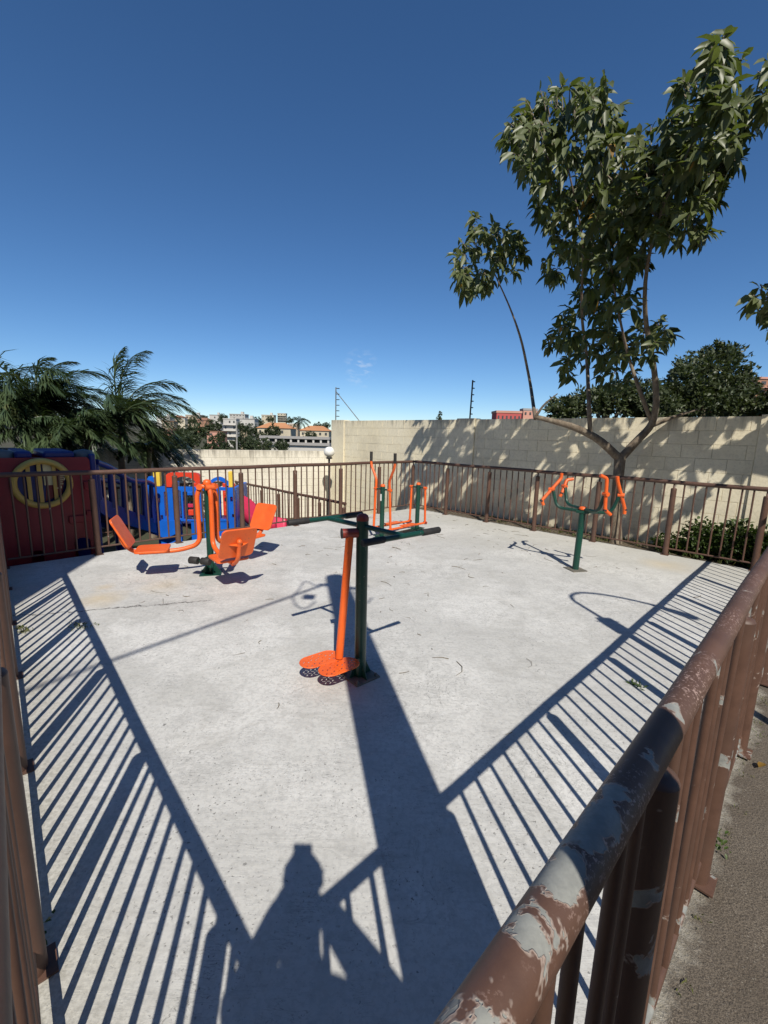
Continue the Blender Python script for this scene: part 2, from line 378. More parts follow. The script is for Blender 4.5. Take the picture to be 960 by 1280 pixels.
def enamel(name, a, b, fade, rough):
    t = NT(name); n = t.noise(7, 4); c = t.mix(t.ramp(n, [(.35, 0.), (.65, 1.)]), a, b)
    c = t.mix(t.math('MULTIPLY', t.ramp(t.noise(2.2, 4, .6), [(.45, 0.), (.7, 1.)]), .35), c, fade)
    c = t.mix(t.math('MULTIPLY', t.ramp(t.noise(55, 4, .7), [(.63, 0.), (.68, 1.)]), .8), c, (.10, .07, .05))
    c = t.mix(t.math('MULTIPLY', t.ramp(t.noise(26, 3, .6, dist=2), [(.70, 0.), (.72, 1.)]), .8), c, (.24, .22, .2))
    t.color(c); t.link(t.math('ADD', t.math('MULTIPLY', n, .3), rough-.15), t.b.inputs['Roughness']); t.bump(t.noise(90, 4), .15, .003); return t.m
MT['orange'] = enamel('orange_enamel', (.78, .125, .016), (.70, .10, .014), (.80, .20, .06), .42)
MT['green'] = enamel('dark_green_enamel', (.005, .052, .034), (.004, .040, .028), (.015, .075, .055), .38)
MT['blackgrip'] = M('black_rubber', (.014, .014, .015), (.024, .022, .02), 30, .7, .3, 200)
MT['redcap'] = M('red_cap', (.26, .035, .02), (.20, .03, .02), 12, .45)
MT['greyp'] = M('steel_plate', (.11, .105, .09), (.17, .15, .12), 14, .7, .3)
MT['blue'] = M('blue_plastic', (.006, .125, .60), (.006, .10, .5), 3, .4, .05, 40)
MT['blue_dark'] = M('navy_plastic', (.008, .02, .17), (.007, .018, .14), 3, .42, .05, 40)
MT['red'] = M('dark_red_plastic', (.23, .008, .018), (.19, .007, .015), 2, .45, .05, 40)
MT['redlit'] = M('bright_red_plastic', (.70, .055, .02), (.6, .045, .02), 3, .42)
MT['pink'] = M('pink_red_plastic', (.55, .03, .09), (.48, .025, .07), 3, .42)
MT['yellow'] = M('yellow_plastic', (.78, .55, .07), (.7, .48, .06), 3, .45)
MT['cream_pl'] = M('cream_plastic', (.7, .62, .36), (.66, .58, .3), 3, .5)
MT['emblem'] = M('mustard_plastic', (.62, .42, .10), (.55, .36, .08), 3, .5)
MT['greydome'] = M('grey_plastic', (.10, .11, .12), (.13, .135, .14), 4, .5)
MT['blackiron'] = M('black_iron', (.02, .02, .022), (.035, .032, .03), 10, .55)
MT['steel'] = M('galvanised_steel', (.30, .30, .29), (.22, .22, .22), 12, .5, metal=.6)
MT['white'] = M('white_paint', (.74, .73, .70), (.62, .61, .58), .5, .8)
MT['concrete'] = M('cast_concrete', (.33, .32, .30), (.25, .24, .22), 3, .9, .5, 30)
MT['cable'] = M('black_cable', (.018, .018, .018), (.03, .03, .03), 10, .6)
def mat_globe():
    t = NT('opal_globe'); t.color(t.mix(t.ramp(t.noise(9, 3), [(.45, 0.), (.7, 1.)]), (.82, .81, .77), (.72, .70, .64))); t.set('Roughness', .3)
    return t.m
MT['globe'] = mat_globe()
def mat_leaf(name, a, b, c=None, rough=.42, trans=.28, var=.55, lo=.62):
    t = NT(name); t.set('Roughness', rough)
    n = t.noise(var*6, 3); n2 = t.noise(40, 2)
    col = t.mix(t.ramp(n, [(.35, 0.), (.65, 1.)]), a, b)
    if c: col = t.mix(t.ramp(t.noise(2.3, 2, .5, vec=t.vmath('ADD', t.pos, (5, 1, 9))), [(lo, 0.), (lo+.06, 1.)]), col, c)
    col = t.mix(t.math('MULTIPLY', n2, .35), col, tuple(q*.6 for q in a))
    t.color(col)
    tr = t.n.new('ShaderNodeBsdfTranslucent'); mx = t.n.new('ShaderNodeMixShader'); mx.inputs[0].default_value = trans
    t.link(t.mix(1.0, col, (1.5, 1.7, .6), 'MULTIPLY'), tr.inputs[0])
    t.link(t.b.outputs[0], mx.inputs[1]); t.link(tr.outputs[0], mx.inputs[2]); t.link(mx.outputs[0], t.out.inputs[0])
    return t.m
MT['leaf'] = mat_leaf('glossy_leaf', (.100, .122, .050), (.135, .155, .062), None, .44, .27)
MT['leafold'] = mat_leaf('yellowing_leaf', (.30, .17, .03), (.22, .13, .03), None, .5, .3)
MT['leafdark'] = mat_leaf('small_dark_leaf', (.050, .066, .028), (.085, .105, .045), None, .5, .2, .3)
MT['palm'] = mat_leaf('palm_leaflet', (.050, .080, .040), (.085, .118, .055), (.12, .135, .065), .27, .15, .4)
MT['shrub'] = mat_leaf('shrub_leaf', (.04, .07, .016), (.07, .11, .025), None, .45, .3, .6)
MT['weed'] = mat_leaf('weed_blade', (.10, .13, .03), (.17, .16, .05), (.25, .2, .09), .6, .3, 2)
MT['fartree'] = mat_leaf('far_foliage', (.035, .052, .02), (.06, .08, .03), None, .6, .2, .02)
def mat_bark():
    t = NT('grey_bark'); t.set('Roughness', .9)
    n = t.noise(7, 5, .7); mp = t.n.new('ShaderNodeMapping'); mp.inputs['Scale'].default_value = (22, 22, 5); t.link(t.pos, mp.inputs[0]); f = t.noise(1, 5, .7, vec=mp.outputs[0])
    c = t.mix(t.ramp(n, [(.38, 0.), (.66, 1.)]), (.135, .10, .07), (.24, .20, .15))
    c = t.mix(t.math('MULTIPLY', t.ramp(f, [(.35, 1.), (.5, 0.)]), .6), c, (.06, .045, .033))
    t.color(c); t.bump(t.math('ADD', f, n), .7, .012); return t.m
MT['bark'] = mat_bark()
MT['twig'] = M('dry_twig', (.11, .085, .055), (.2, .16, .1), 9, .9)
MT['glassdark'] = M('dark_window', (.055, .055, .055), (.08, .078, .075), 3, .3)
def wallmat(name, c): return M(name, c, tuple(q*.78 for q in c), .12, .9)
for nm, c in dict(h_white=(.54, .51, .46), h_cream=(.60, .52, .38), h_beige=(.45, .36, .26), h_brick=(.36, .19, .12), h_pink=(.58, .30, .22), h_tile=(.52, .24, .11), h_grey=(.34, .32, .30), h_red=(.50, .10, .09), h_brownroof=(.27, .14, .09)).items(): MT[nm] = wallmat(nm, c)

# ------------------------------------------------------------------ the lie of the land
A = V(-.144, .054, 0); B = V(-4.50, 4.885, 0); C = V(.656, 9.979, 0); D = V(5.275, 5.305, 0)
LOW = -.85
nrm = V(.711, .703, 0).normalized(); wdir = V(.703, -.711, 0).normalized()     # outward from the yard to the tall wall; along that wall to the right
W0 = nrm.dot(C)+.70
def poly_prism(name, pts, z0, z1, mat):
    b = MB(); n = len(pts); k = 0
    b.v = [(p[0], p[1], z1) for p in pts]+[(p[0], p[1], z0) for p in pts]
    b.f = [tuple(range(n)), tuple(reversed(range(n, 2*n)))]+[(i, i+n, (i+1) % n+n, (i+1) % n) for i in range(n)]
    b.sm = [False]*len(b.f); b.mi = [0]*len(b.f)
    return b.build(name, mat)
def grid(name, x0, x1, nx, y0, y1, ny, hf, mat):
    b = MB()
    for j in range(ny+1):
        for i in range(nx+1):
            x = x0+(x1-x0)*i/nx; y = y0+(y1-y0)*j/ny; b.v.append((x, y, hf(x, y)))
    for j in range(ny):
        for i in range(nx):
            a = j*(nx+1)+i; b.f.append((a, a+1, a+nx+2, a+nx+1)); b.sm.append(True); b.mi.append(0)
    return b.build(name, mat)
def smooth(a, b, x): t = min(1, max(0, (x-a)/(b-a))); return t*t*(3-2*t)
def land(x, y):
    h = LOW - 7*smooth(22, 75, y)*smooth(5, -12, x*.4)
    left = smooth(60, -60, x+y*.12)
    h += (9.5*smooth(95, 190, y)+6*smooth(190, 420, y))*(.35+.65*left) + math.sin(x*.05+1)*1.2*smooth(80, 160, y)
    h -= 30*smooth(600, 1500, y)
    return h
struct(grid('ground', -1200, 1200, 120, -60, 1800, 150, land, MT['ground']))
# the upper terrace that carries yard and path: bounded by the back-left railing and the tall wall
kdir = (C-B).normalized()
T1 = C+kdir*.70
poly_prism('terrace_path', [(B-kdir*28)[:2], (T1-nrm*.0)[:2], (T1+wdir*32)[:2], (2, -30)], LOW-.3, -.014, MT['path'])['kind'] = 'structure'
ldir = (B-A).normalized(); rdir = (D-A).normalized()
# yard slab
def off(p, a, b, d): return p + a*d + b*d
sl = [A-rdir*.06+ldir*.035, D+rdir*.05+ldir*.035, C+nrm*.05+kdir*.05, B-rdir*.06+ldir*.05]
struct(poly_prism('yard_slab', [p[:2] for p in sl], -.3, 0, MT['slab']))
bed = [C+nrm*.06+kdir*.0, C+nrm*.69, C+nrm*.69+wdir*20, C+nrm*.06+wdir*20]
struct(poly_prism('planting_bed', [p[:2] for p in bed], -.2, -.006, MT['soil']))

# ------------------------------------------------------------------ railings
def fence(name, label, p0, p1, posts, z0=0, hgt=1.10, gap=.13, mr=None, mp_=None, group='brown tubular railings', nb=7, plates=True, n=14, rr=.030):
    mr = mr or MT['brown']; mp_ = mp_ or MT['brown']
    p0 = V(p0[0], p0[1], z0); p1 = V(p1[0], p1[1], z0); d = (p1-p0); L = d.length; d.normalize()
    root = thing(name, label, 'railing', p0, group)
    K = max(2, int(L/.5))
    MB().tube([p0+d*(L*i/K)+V(0, 0, hgt+.004*math.sin(i*1.7+L)) for i in range(K+1)], rr, n*2).build('handrail', mr, root)
    MB().tube([p0+d*(L*i/K)+V(0, 0, .10) for i in range(K+1)], .0125, 10).build('bottom_rail', mp_, root)
    b = MB(); b.tube([V(0, 0, 0), V(0, 0, hgt-.10)], .038, n+6, caps=False)
    b.lathe((0, 0, hgt-.10), [(.038, 0), (.034, .008), (.02, .013), (.0135, .014), (.0135, .072)], n+6)
    if plates: b.obox((0, 0, .004), d, V(-d.y, d.x, 0), (0, 0, 1), .10, .12, .008)
    pm = b.mesh('post', mp_)
    b = MB(); b.tube([V(0, 0, .10), V(0, 0, hgt-.03)], .0115, n-2, caps=False); bm_ = b.mesh('baluster', mp_)
    for s in posts: put('post', pm, root, p0+d*s, rot=(rnd(-.006, .006), rnd(-.006, .006), 0))
    ss = [0]+list(posts)+[L]; ss = sorted(set(round(q, 3) for q in ss)); i = 0
    for a, c in zip(ss[:-1], ss[1:]):
        w = c-a
        k = nb if w > .85 else max(0, int(round(w/gap))-1)
        for j in range(1, k+1):
            s = a+w*j/(k+1); put('baluster', bm_, root, p0+d*s, rot=(rnd(-.008, .008), rnd(-.008, .008), 0))
    return root
Lr = (D-A).length
rp = [(V(x, y, 0)-A).dot(rdir) for x, y in ((.51, .69), (1.249, 1.404), (1.985, 2.12), (2.72, 2.83), (3.49, 3.58), (4.21, 4.27))]
fence('railing', 'brown railing in the right foreground with grey primer showing through peeling handrail paint', A, D, [.02]+rp+[Lr-.02], hgt=1.165, rr=.0275, mr=MT['brown_near'], mp_=MT['brown_post'], n=18)
Ll = (B-A).length
fence('railing', 'brown railing along the left edge of the slab, seen end-on at the picture edge', A+ldir*.05, B, [.24+1.06*k for k in range(6)]+[Ll-.07], n=16)
Lb = (C-B).length
fence('railing', 'brown railing between the slab and the blue and red play equipment', B+kdir*.05, C, [(V(x, y, 0)-B).dot(kdir)-.05 for x, y in ((-3.80, 5.55), (-3.07, 6.272), (-2.34, 6.99), (-1.607, 7.714), (-.876, 8.474), (-.12, 9.21))]+[Lb-.05])
Lc = (D-C).length
fence('railing', 'brown railing between the slab and the tree-shaded block wall', C+wdir*.04, D-wdir*.05, [(V(x, y, 0)-C).dot(wdir)-.04 for x, y in ((1.359, 9.29), (2.073, 8.545), (2.789, 7.826), (3.528, 7.063), (4.272, 6.32), (5.0, 5.59))])
# lower playground railing
Q0 = V(-.70, 8.56, 0); Q1 = V(-4.27, 12.15, 0); Q2 = V(-8.2, 8.25, 0)
q1d = (Q1-Q0).normalized(); Q0b = Q0+q1d*.12
fence('railing', 'lower brown railing running back towards the cream wall behind the round lamp', Q0b, Q1, [.05+.84*k for k in range(6)]+[(Q1-Q0b).length-.05], z0=LOW, hgt=1.135, nb=7)
fence('railing', 'lower brown railing behind the play tower, parallel to the low cream wall', Q1+(Q2-Q1).normalized()*.05, Q2, [1.0*k for k in range(1, 6)], z0=LOW, hgt=1.135, nb=7, plates=False)

# ------------------------------------------------------------------ walls
def onwall(x, y, w=None):
    d = ray(x, y); return V(0, 0, EYE)+d*((w or W0)/(nrm.x*d.x+nrm.y*d.y))
E0 = onwall(415, 560); E0.z = 0
WTOP = 2.075; CH = .21
wall = thing('boundary_wall', 'tall cream concrete-block wall behind the slab, dappled with tree shade', 'wall', V(E0.x, E0.y, LOW))
WL = 17.0
def wp(t, o, z): q = E0+wdir*t+nrm*o; return V(q.x, q.y, z)
MB().obox(wp(WL/2, .107, (LOW+WTOP)/2-.004), wdir, nrm, (0, 0, 1), WL-.01, .21, WTOP-LOW-.012).build('mortar_core', MT['mortar'], wall)
pil = [(0, .6), (4.64, 5.13), (9.9, 10.4), (14.6, 15.1)]
bmsh = {}
def block_mesh(w):
    k = round(w, 3)
    if k not in bmsh:
        b = MB().obox((0, 0, 0), wdir, nrm, (0, 0, 1), w-.005, .02, CH-.005)
        me = b.mesh('block', MT['block']); bm = bmesh.new(); bm.from_mesh(me)
        bmesh.ops.bevel(bm, geom=list(bm.edges), offset=.0022, segments=1, affect='EDGES'); bm.to_mesh(me); bm.free(); bmsh[k] = me
    return bmsh[k]
far_blocks = MB(); nblk = 0
for c_ in range(14):
    z = WTOP-CH*(c_+.5); t = -.0 if c_ % 2 else -.2
    while t < WL:
        a, b2 = max(0, t), min(WL, t+.4); t += .4
        segs = [(a, b2)]
        for (pa, pb) in pil:
            ns = []
            for (u, v_) in segs:
                if v_ <= pa or u >= pb: ns.append((u, v_))
                else:
                    if u < pa: ns.append((u, pa))
                    if v_ > pb: ns.append((pb, v_))
            segs = ns
        for (u, v_) in segs:
            if v_-u < .03: continue
            q = wp((u+v_)/2, .004+rnd(-.0022, .0022), z)
            if v_ < 10.4 and z > -.06 and nblk < 300:
                put('block', block_mesh(v_-u), wall, q); nblk += 1
            else: far_blocks.obox(q, wdir, nrm, (0, 0, 1), v_-u-.005, .02, CH-.005)
fb = far_blocks.build('outlying_blocks', MT['block'], wall); fb['kind'] = 'stuff'
for (pa, pb) in pil:
    MB().obox(wp((pa+pb)/2, .085, (LOW+WTOP)/2+.01), wdir, nrm, (0, 0, 1), pb-pa-.008, .235, WTOP-LOW+.02).build('pilaster', MT['block'], wall, bevel=.006)
# low wall
Wd = (V(-5.48, 11.55, 0)-V(-1.65, 13.32, 0)).normalized(); Wn = V(-Wd.y, Wd.x, 0)
LW0 = V(E0.x, E0.y, 0)+V(.1, .12, 0)
lw = thing('low_wall', 'low cream block wall behind the play equipment and palms', 'wall', V(LW0.x, LW0.y, LOW))
for i in range(4):
    a = 4.0*i+(.0 if i else .02); c_ = LW0+Wd*(a+2.0)
    MB().obox(V(c_.x, c_.y, (LOW+1.17)/2), Wd, Wn, (0, 0, 1), 3.985, .16, 1.17-LOW).build('wall_panel', MT['lowwall'], lw, bevel=.01)
for i in range(1, 4):
    c_ = LW0+Wd*(4.0*i); MB().obox(V(c_.x, c_.y, (LOW+1.16)/2), Wd, Wn, (0, 0, 1), .26, .20, 1.16-LOW).build('pilaster', MT['lowwall'], lw, bevel=.01)

# ------------------------------------------------------------------ exercise machines
def pendulum():
    b0 = V(-.139, 2.765, 0)
    t = thing('pendulum_swing_machine', 'green post with orange pendulum footplate and H-shaped handlebars, nearest the camera', 'exercise machine', b0, 'outdoor gym machines')
    MB().tube([b0+V(0, 0, .01), b0+V(0, 0, 1.115)], .040, 28).build('post', MT['green'], t)
    MB().lathe(b0+V(0, 0, 1.112), [(.0415, 0), (.0415, .018), (.036, .034), (.022, .044), (.0005, .048)], 24).build('cap', MT['redcap'], t)
    e = V(.76, .65, 0).normalized(); g = V(-e.y, e.x, 0)          # e: along each handlebar
    ax = V(.70, -.62, 0).normalized()
    MB().obox(b0+V(0, 0, .006), e, g, (0, 0, 1), .20, .20, .012).build('base_plate', MT['greyp'], t, bevel=.002)
    for k in range(4):
        d = (e, -e, g, -g)[k]; s = V(-d.y, d.x, 0)
        q = MB(); q.plate([(.034, .012), (.085, .012), (.085, .022), (.034, .13)], [], b0-s*.003, d, (0, 0, 1), .006); q.build('gusset', MT['green'], t)
    bt = MB()
    for k in range(4):
        p_ = b0+(e if k % 2 else -e)*.08+(g if k//2 else -g)*.08; bt = MB().lathe(p_+V(0, 0, .012), [(.012, 0), (.012, .01), (.006, .011), (.006, .02), (.0005, .021)], 8); bt.build('bolt', MT['greyp'], t)
    zb = 1.075
    hb = V(-.139, 2.765, zb)
    cl = V(-.40, 2.995, zb+.0); cr = V(.122, 2.505, zb)
    MB().tube([cl, hb, cr], .0165, 16).build('crossbar', MT['green'], t)
    for c_ in (cl, cr):
        h = MB().tube([c_-e*.30, c_+e*.30], .0165, 16).build('handlebar', MT['green'], t)
        for s in (-1, 1):
            MB().tube([c_+e*s*.155, c_+e*s*.16, c_+e*s*.305, c_+e*s*.311], [.0195, .021, .021, .017], 16).build('grip', MT['blackgrip'], h)
    # pivot and swing arm
    pv = b0+V(-.075, .0, 1.005)
    sd = V(-.95, -.3, 0).normalized(); pv = b0+sd*.085+V(0, 0, 1.03)
    MB().tube([b0+V(0, 0, 1.03)+sd*.03, pv+sd*.05], .032, 20).build('pivot_housing', MT['redcap'], t)
    MB().tube([pv+sd*.05, pv+sd*.056], .034, 20).build('pivot_cap', MT['blackgrip'], t)
    foot = atz(424, 822, .16)
    arm = MB().tube([pv+V(0, 0, -.02), foot+V(0, 0, .0)], .0265, 20).build('swing_arm', MT['orange'], t)
    # two perforated foot plates side by side
    fe = (atz(448, 826, .15)-atz(393, 846, .15)); fe.z = 0; fe.normalize(); fg = V(-fe.y, fe.x, 0)
    cen = foot.copy(); cen.z = .145
    LL, RR = .285, .075
    def oval(cx, cy): return [(cx+(LL/2-RR)*(1 if math.cos(a) > 0 else -1)+RR*math.cos(a), cy+RR*math.sin(a)) for a in [2*math.pi*(i+.5)/36 for i in range(36)]]
    def slots(cx, cy):
        hs = []
        for i in range(-4, 5):
            for j in range(-2, 3):
                x = cx+i*.028; y = cy+j*.026+(.006 if i % 2 else -.006); ang = .6 if (i+j) % 2 else -.6
                if math.hypot(max(0, abs(x-cx)-(LL/2-RR)), y-cy) > RR-.016: continue
                ca, sa = math.cos(ang), math.sin(ang)
                hs.append([(x+ca*u-sa*w_, y+sa*u+ca*w_) for u, w_ in ((-.0105, -.0036), (.0105, -.0036), (.0105, .0036), (-.0105, .0036))])
        return hs
    q1 = -.075; off_ = -.055
    for (cy, cx) in ((.079, -.105), (-.079, -.05)):
        MB().plate(oval(cx, cy), slots(cx, cy), cen, fe, fg, .004).build('foot_plate', MT['orange'], t)
        ol = oval(cx, cy); ring = [cen+fe*x+fg*y+V(0, 0, .002) for x, y in ol]; ring.append(ring[0]); MB().tube(ring, .0045, 6, caps=False).build('foot_plate_rim', MT['orange'], t)
    MB().obox(cen+fe*-.075+V(0, 0, -.008), fg, fe, (0, 0, 1), .27, .03, .012).build('plate_bracket', MT['orange'], t)
pendulum()

def leg_press():
    b0 = V(-2.044, 4.918, 0)
    t = thing('leg_press_machine', 'orange three-seat leg press around a green post, left on the slab', 'exercise machine', b0, 'outdoor gym machines')
    MB().tube([b0, b0+V(0, 0, 1.07)], .038, 24).build('post', MT['green'], t)
    MB().lathe(b0+V(0, 0, 1.07), [(.045, -.01), (.048, .01), (.04, .035), (.02, .048), (.0005, .05)], 20).build('cap', MT['orange'], t)
    MB().obox(b0+V(0, 0, .005), (1, .3, 0), (-.3, 1, 0), (0, 0, 1), .24, .24, .01).build('base_plate', MT['green'], t)
    for k in range(6):
        a = k*math.pi/3+.2; d = V(math.cos(a), math.sin(a), 0); s = V(-d.y, d.x, 0)
        MB().plate([(.036, .01), (.11, .01), (.11, .02), (.036, .13)], [], b0-s*.003, d, (0, 0, 1), .006).build('gusset', MT['green'], t)
    for ang in (200, 310, 62):
        a = R(ang); d = V(math.cos(a), math.sin(a), 0); s = V(-d.y, d.x, 0); Z = V(0, 0, 1)
        # bent arm: top hinge -> out -> down -> forward under the seat
        pts = fillet([b0+Z*1.035+d*.03, b0+d*.075+Z*1.04, b0+d*.115+Z*.93, b0+d*.105+Z*.36, b0+d*.33+Z*.30, b0+d*.74+Z*.30], .10, 7)
        MB().tube(pts, .0265, 16).build('arm', MT['orange'], t)
        MB().tube([b0+Z*1.035+d*.085-s*.045, b0+Z*1.035+d*.085+s*.045], .033, 16).build('hinge', MT['orange'], t)
        # seat pan with rounded outline
        def rr(w, h, r_):
            o = []
            for (cx, cy, a0) in ((w/2-r_, h/2-r_, 0), (-w/2+r_, h/2-r_, 90), (-w/2+r_, -h/2+r_, 180), (w/2-r_, -h/2+r_, 270)):
                for k in range(6): q = R(a0+18*k); o.append((cx+r_*math.cos(q), cy+r_*math.sin(q)))
            return o
        sc = b0+d*.60+Z*.325
        MB().plate(rr(.34, .34, .05), [], sc, d, s, .022).build('seat', MT['orange'], t, bevel=.004)
        bu = (Z*.90+d*.44).normalized(); bc = b0+d*.885+Z*.55
        bn_ = bu.cross(s)
        MB().plate(rr(.36, .36, .05), [], bc-bn_*.01, bu, s, .022).build('backrest', MT['orange'], t, bevel=.004)
        MB().tube(fillet([b0+d*.70+Z*.295, b0+d*.80+Z*.32, b0+d*.885+Z*.40, bc+bn_*-.032+bu*.03], .06, 5), .0225, 14).build('backrest_post', MT['orange'], t)
        MB().ball(bc-bn_*.03+bu*.04, .028, 8).build('post_cap', MT['orange'], t)
        for sg in (-1, 1): MB().plate([(0, 0), (.10, .0), (.0, .05)], [], bc-bn_*.012+bu*.0+s*sg*.004, s*sg, -bn_ , .005).build('bracket', MT['orange'], t)
        # foot rollers on a cross pin
        fa = a+R(58 if ang != 62 else -50); fd = V(math.cos(fa), math.sin(fa), 0); fs = V(-fd.y, fd.x, 0)
        fp = b0+fd*.20+Z*.205
        MB().tube([b0+Z*.205, fp], .014, 10).build('foot_bar', MT['green'], t)
        for sg in (-1, 1): MB().tube([fp+fs*sg*.02, fp+fs*sg*.025, fp+fs*sg*.125, fp+fs*sg*.13], [.036, .042, .042, .036], 16).build('foot_roller', MT['blackgrip'], t)
leg_press()

def ski():
    a0 = V(-.03, 6.92, 0); c0 = V(.60, 7.60, 0)
    t = thing('ski_walker_machine', 'orange and green walking machine with two tall levers, before the back corner', 'exercise machine', a0, 'outdoor gym machines')
    u = (c0-a0).normalized(); s = V(u.y, -u.x, 0); Z = V(0, 0, 1)
    MB().obox((a0+c0)/2+Z*.02, u, s, Z, 1.15, .10, .035).build('base_beam', MT['green'], t, bevel=.004)
    ztop = {0: .86, 1: .83}
    for k, p0 in enumerate((a0, c0)):
        MB().tube([p0+Z*.03, p0+Z*ztop[k]], .038, 22).build('post', MT['green'], t)
        MB().lathe(p0+Z*ztop[k], [(.039, -.005), (.039, .014), (.03, .03), (.0005, .038)], 18).build('cap', MT['orange'], t)
        MB().obox(p0+Z*.042, u, s, Z, .2, .2, .01).build('base_plate', MT['green'], t)
        MB().tube([p0-s*.165+Z*(ztop[k]-.05), p0+s*.165+Z*(ztop[k]-.05)], .014, 12).build('axle', MT['green'], t)
    MB().obox(a0+Z*.68-u*.039, s, u, Z, .03, .004, .11).build('instruction_plate', MT['white'], t)
    for sg, ph in ((-1, -.04), (1, .05)):
        o = s*sg*.155
        top = a0+o+Z*(ztop[0]-.05); bot = a0+o*.95+u*ph+Z*.16
        k1 = a0+o+Z*.96-u*ph*.3; k2 = a0+o*(1.9 if sg < 0 else 2.0)+Z*1.19-u*(.02+ph); k3 = k2+Z*.20-u*ph*.3+o*.08
        lv = MB().tube(fillet([bot, top, k1, k2, k3], .06, 4), .0205, 14).build('lever', MT['orange'], t)
        MB().tube([k2+(k3-k2)*.3, k3+Z*.012], .0245, 14).build('grip', MT['blackgrip'], lv)
        MB().tube([top-s*.03, top+s*.03], .024, 12).build('bearing', MT['orange'], t)
        top2 = c0+o+Z*(ztop[1]-.05); bot2 = c0+o*.9+u*ph+Z*.15
        MB().tube([top2, bot2], .0195, 14).build('hanger', MT['orange'], t)
        MB().tube([top2-s*.03, top2+s*.03], .024, 12).build('bearing', MT['orange'], t)
        MB().tube([bot-u*.06, bot2+u*.05], .0185, 12).build('pedal_bar', MT['orange'], t)
        MB().tube([bot2-s*.03, bot2+s*.03], .026, 12).build('bearing', MT['redcap'], t)
        pc = (bot+bot2)/2+Z*.022
        MB().obox(pc, u, s, Z, .34, .13, .012).build('foot_pedal', MT['orange'], t, bevel=.004)
ski()

def arm_wheel():
    b0 = V(2.525, 5.427, 0); Z = V(0, 0, 1)
    t = thing('arm_rotation_machine', 'green post carrying a crossed frame with four orange turning handles, right on the slab', 'exercise machine', b0, 'outdoor gym machines')
    hub = V(2.575, 5.50, .765)
    MB().tube([b0, b0+(hub-b0)*.985], .040, 22).build('post', MT['green'], t)
    MB().obox(b0+Z*.005, (1, .25, 0), (-.25, 1, 0), Z, .21, .21, .01).build('base_plate', MT['greyp'], t)
    MB().obox(hub+Z*-.004, (.8, -.4, 0), (.4, .8, 0), Z, .16, .10, .035).build('hub_plate', MT['green'], t, bevel=.004)
    MB().lathe(hub+Z*.03, [(.05, -.005), (.05, .015), (.035, .03), (.0005, .034)], 16).build('hub_cap', MT['orange'], t)
    # two bent tubes crossing on the hub, each turned up at both ends
    ends = [((688, 616), V(2.315, 5.70, .775), -1, -.30), ((776, 618), V(2.86, 5.345, .775), 1, -.30), ((708, 608), V(2.50, 5.83, .775), -1, .30), ((757, 622), V(2.645, 5.235, .775), 1, .30)]
    for (i, j, zz) in ((0, 1, 0), (2, 3, .028)):
        pts = []
        for k in (i, j):
            (px, q, sg, _) = ends[k]; q = q+Z*zz; out = (q-hub); out.z = 0; out.normalize(); tip = q+out*.07+Z*.235; ends[k] = (px, q, tip, out)
        h2 = hub+Z*zz
        MB().tube(fillet([ends[i][2], ends[i][1], h2, ends[j][1], ends[j][2]], .09, 6), .021, 14).build('frame_tube', MT['green'], t)
    hds = [(V(.52, .12, .60), .20, V(0, 0, 1)*.07, V(.03, 0, -.06)), (V(-.30, -.05, .72), .19, V(-.01, 0, .06), V(0, 0, -.06)), (V(.25, .2, .6), .10, V(.09, 0, .015), V(-.02, 0, -.05)), (V(.0, .1, 1), .19, V(-.085, 0, .035), V(.075, 0, -.06))]
    for k in range(4):
        tip, out = ends[k][2], ends[k][3]; hd, Lh, e1, e2 = hds[k]; hd = hd.normalized(); cpt = tip+out*.02
        MB().tube(fillet([cpt+hd*Lh+e1, cpt+hd*Lh, cpt-hd*Lh, cpt-hd*Lh+e2], .03, 4), .0215, 14).build('handle', MT['orange'], t)
        MB().tube([tip-out*.02, cpt+out*.035], .027, 14).build('handle_bearing', MT['orange'], t)
        MB().tube([cpt-hd*Lh*1.02-hd*.012, cpt-hd*Lh*.98], .024, 12).build('end_plug', MT['blackgrip'], t)
arm_wheel()

# ------------------------------------------------------------------ garden lamp with round globe
def globe_lamp():
    g = at(411.5, 565, 12.35)
    t = thing('globe_lamp', 'black garden lamp post with white round globe before the low wall', 'lamp', V(g.x, g.y, LOW))
    p0 = V(g.x, g.y, LOW)
    MB().tube([p0, p0+V(0, 0, .25), p0+V(0, 0, .3), V(g.x, g.y, g.z-.2)], [.06, .06, .032, .03], 14).build('pole', MT['blackiron'], t)
    MB().lathe((g.x, g.y, g.z-.205), [(.03, 0), (.09, .02), (.095, .045), (.07, .06), (.0005, .062)], 18).build('globe_holder', MT['blackiron'], t)
    MB().ball(g, .152, 16).build('globe', MT['globe'], t)
globe_lamp()

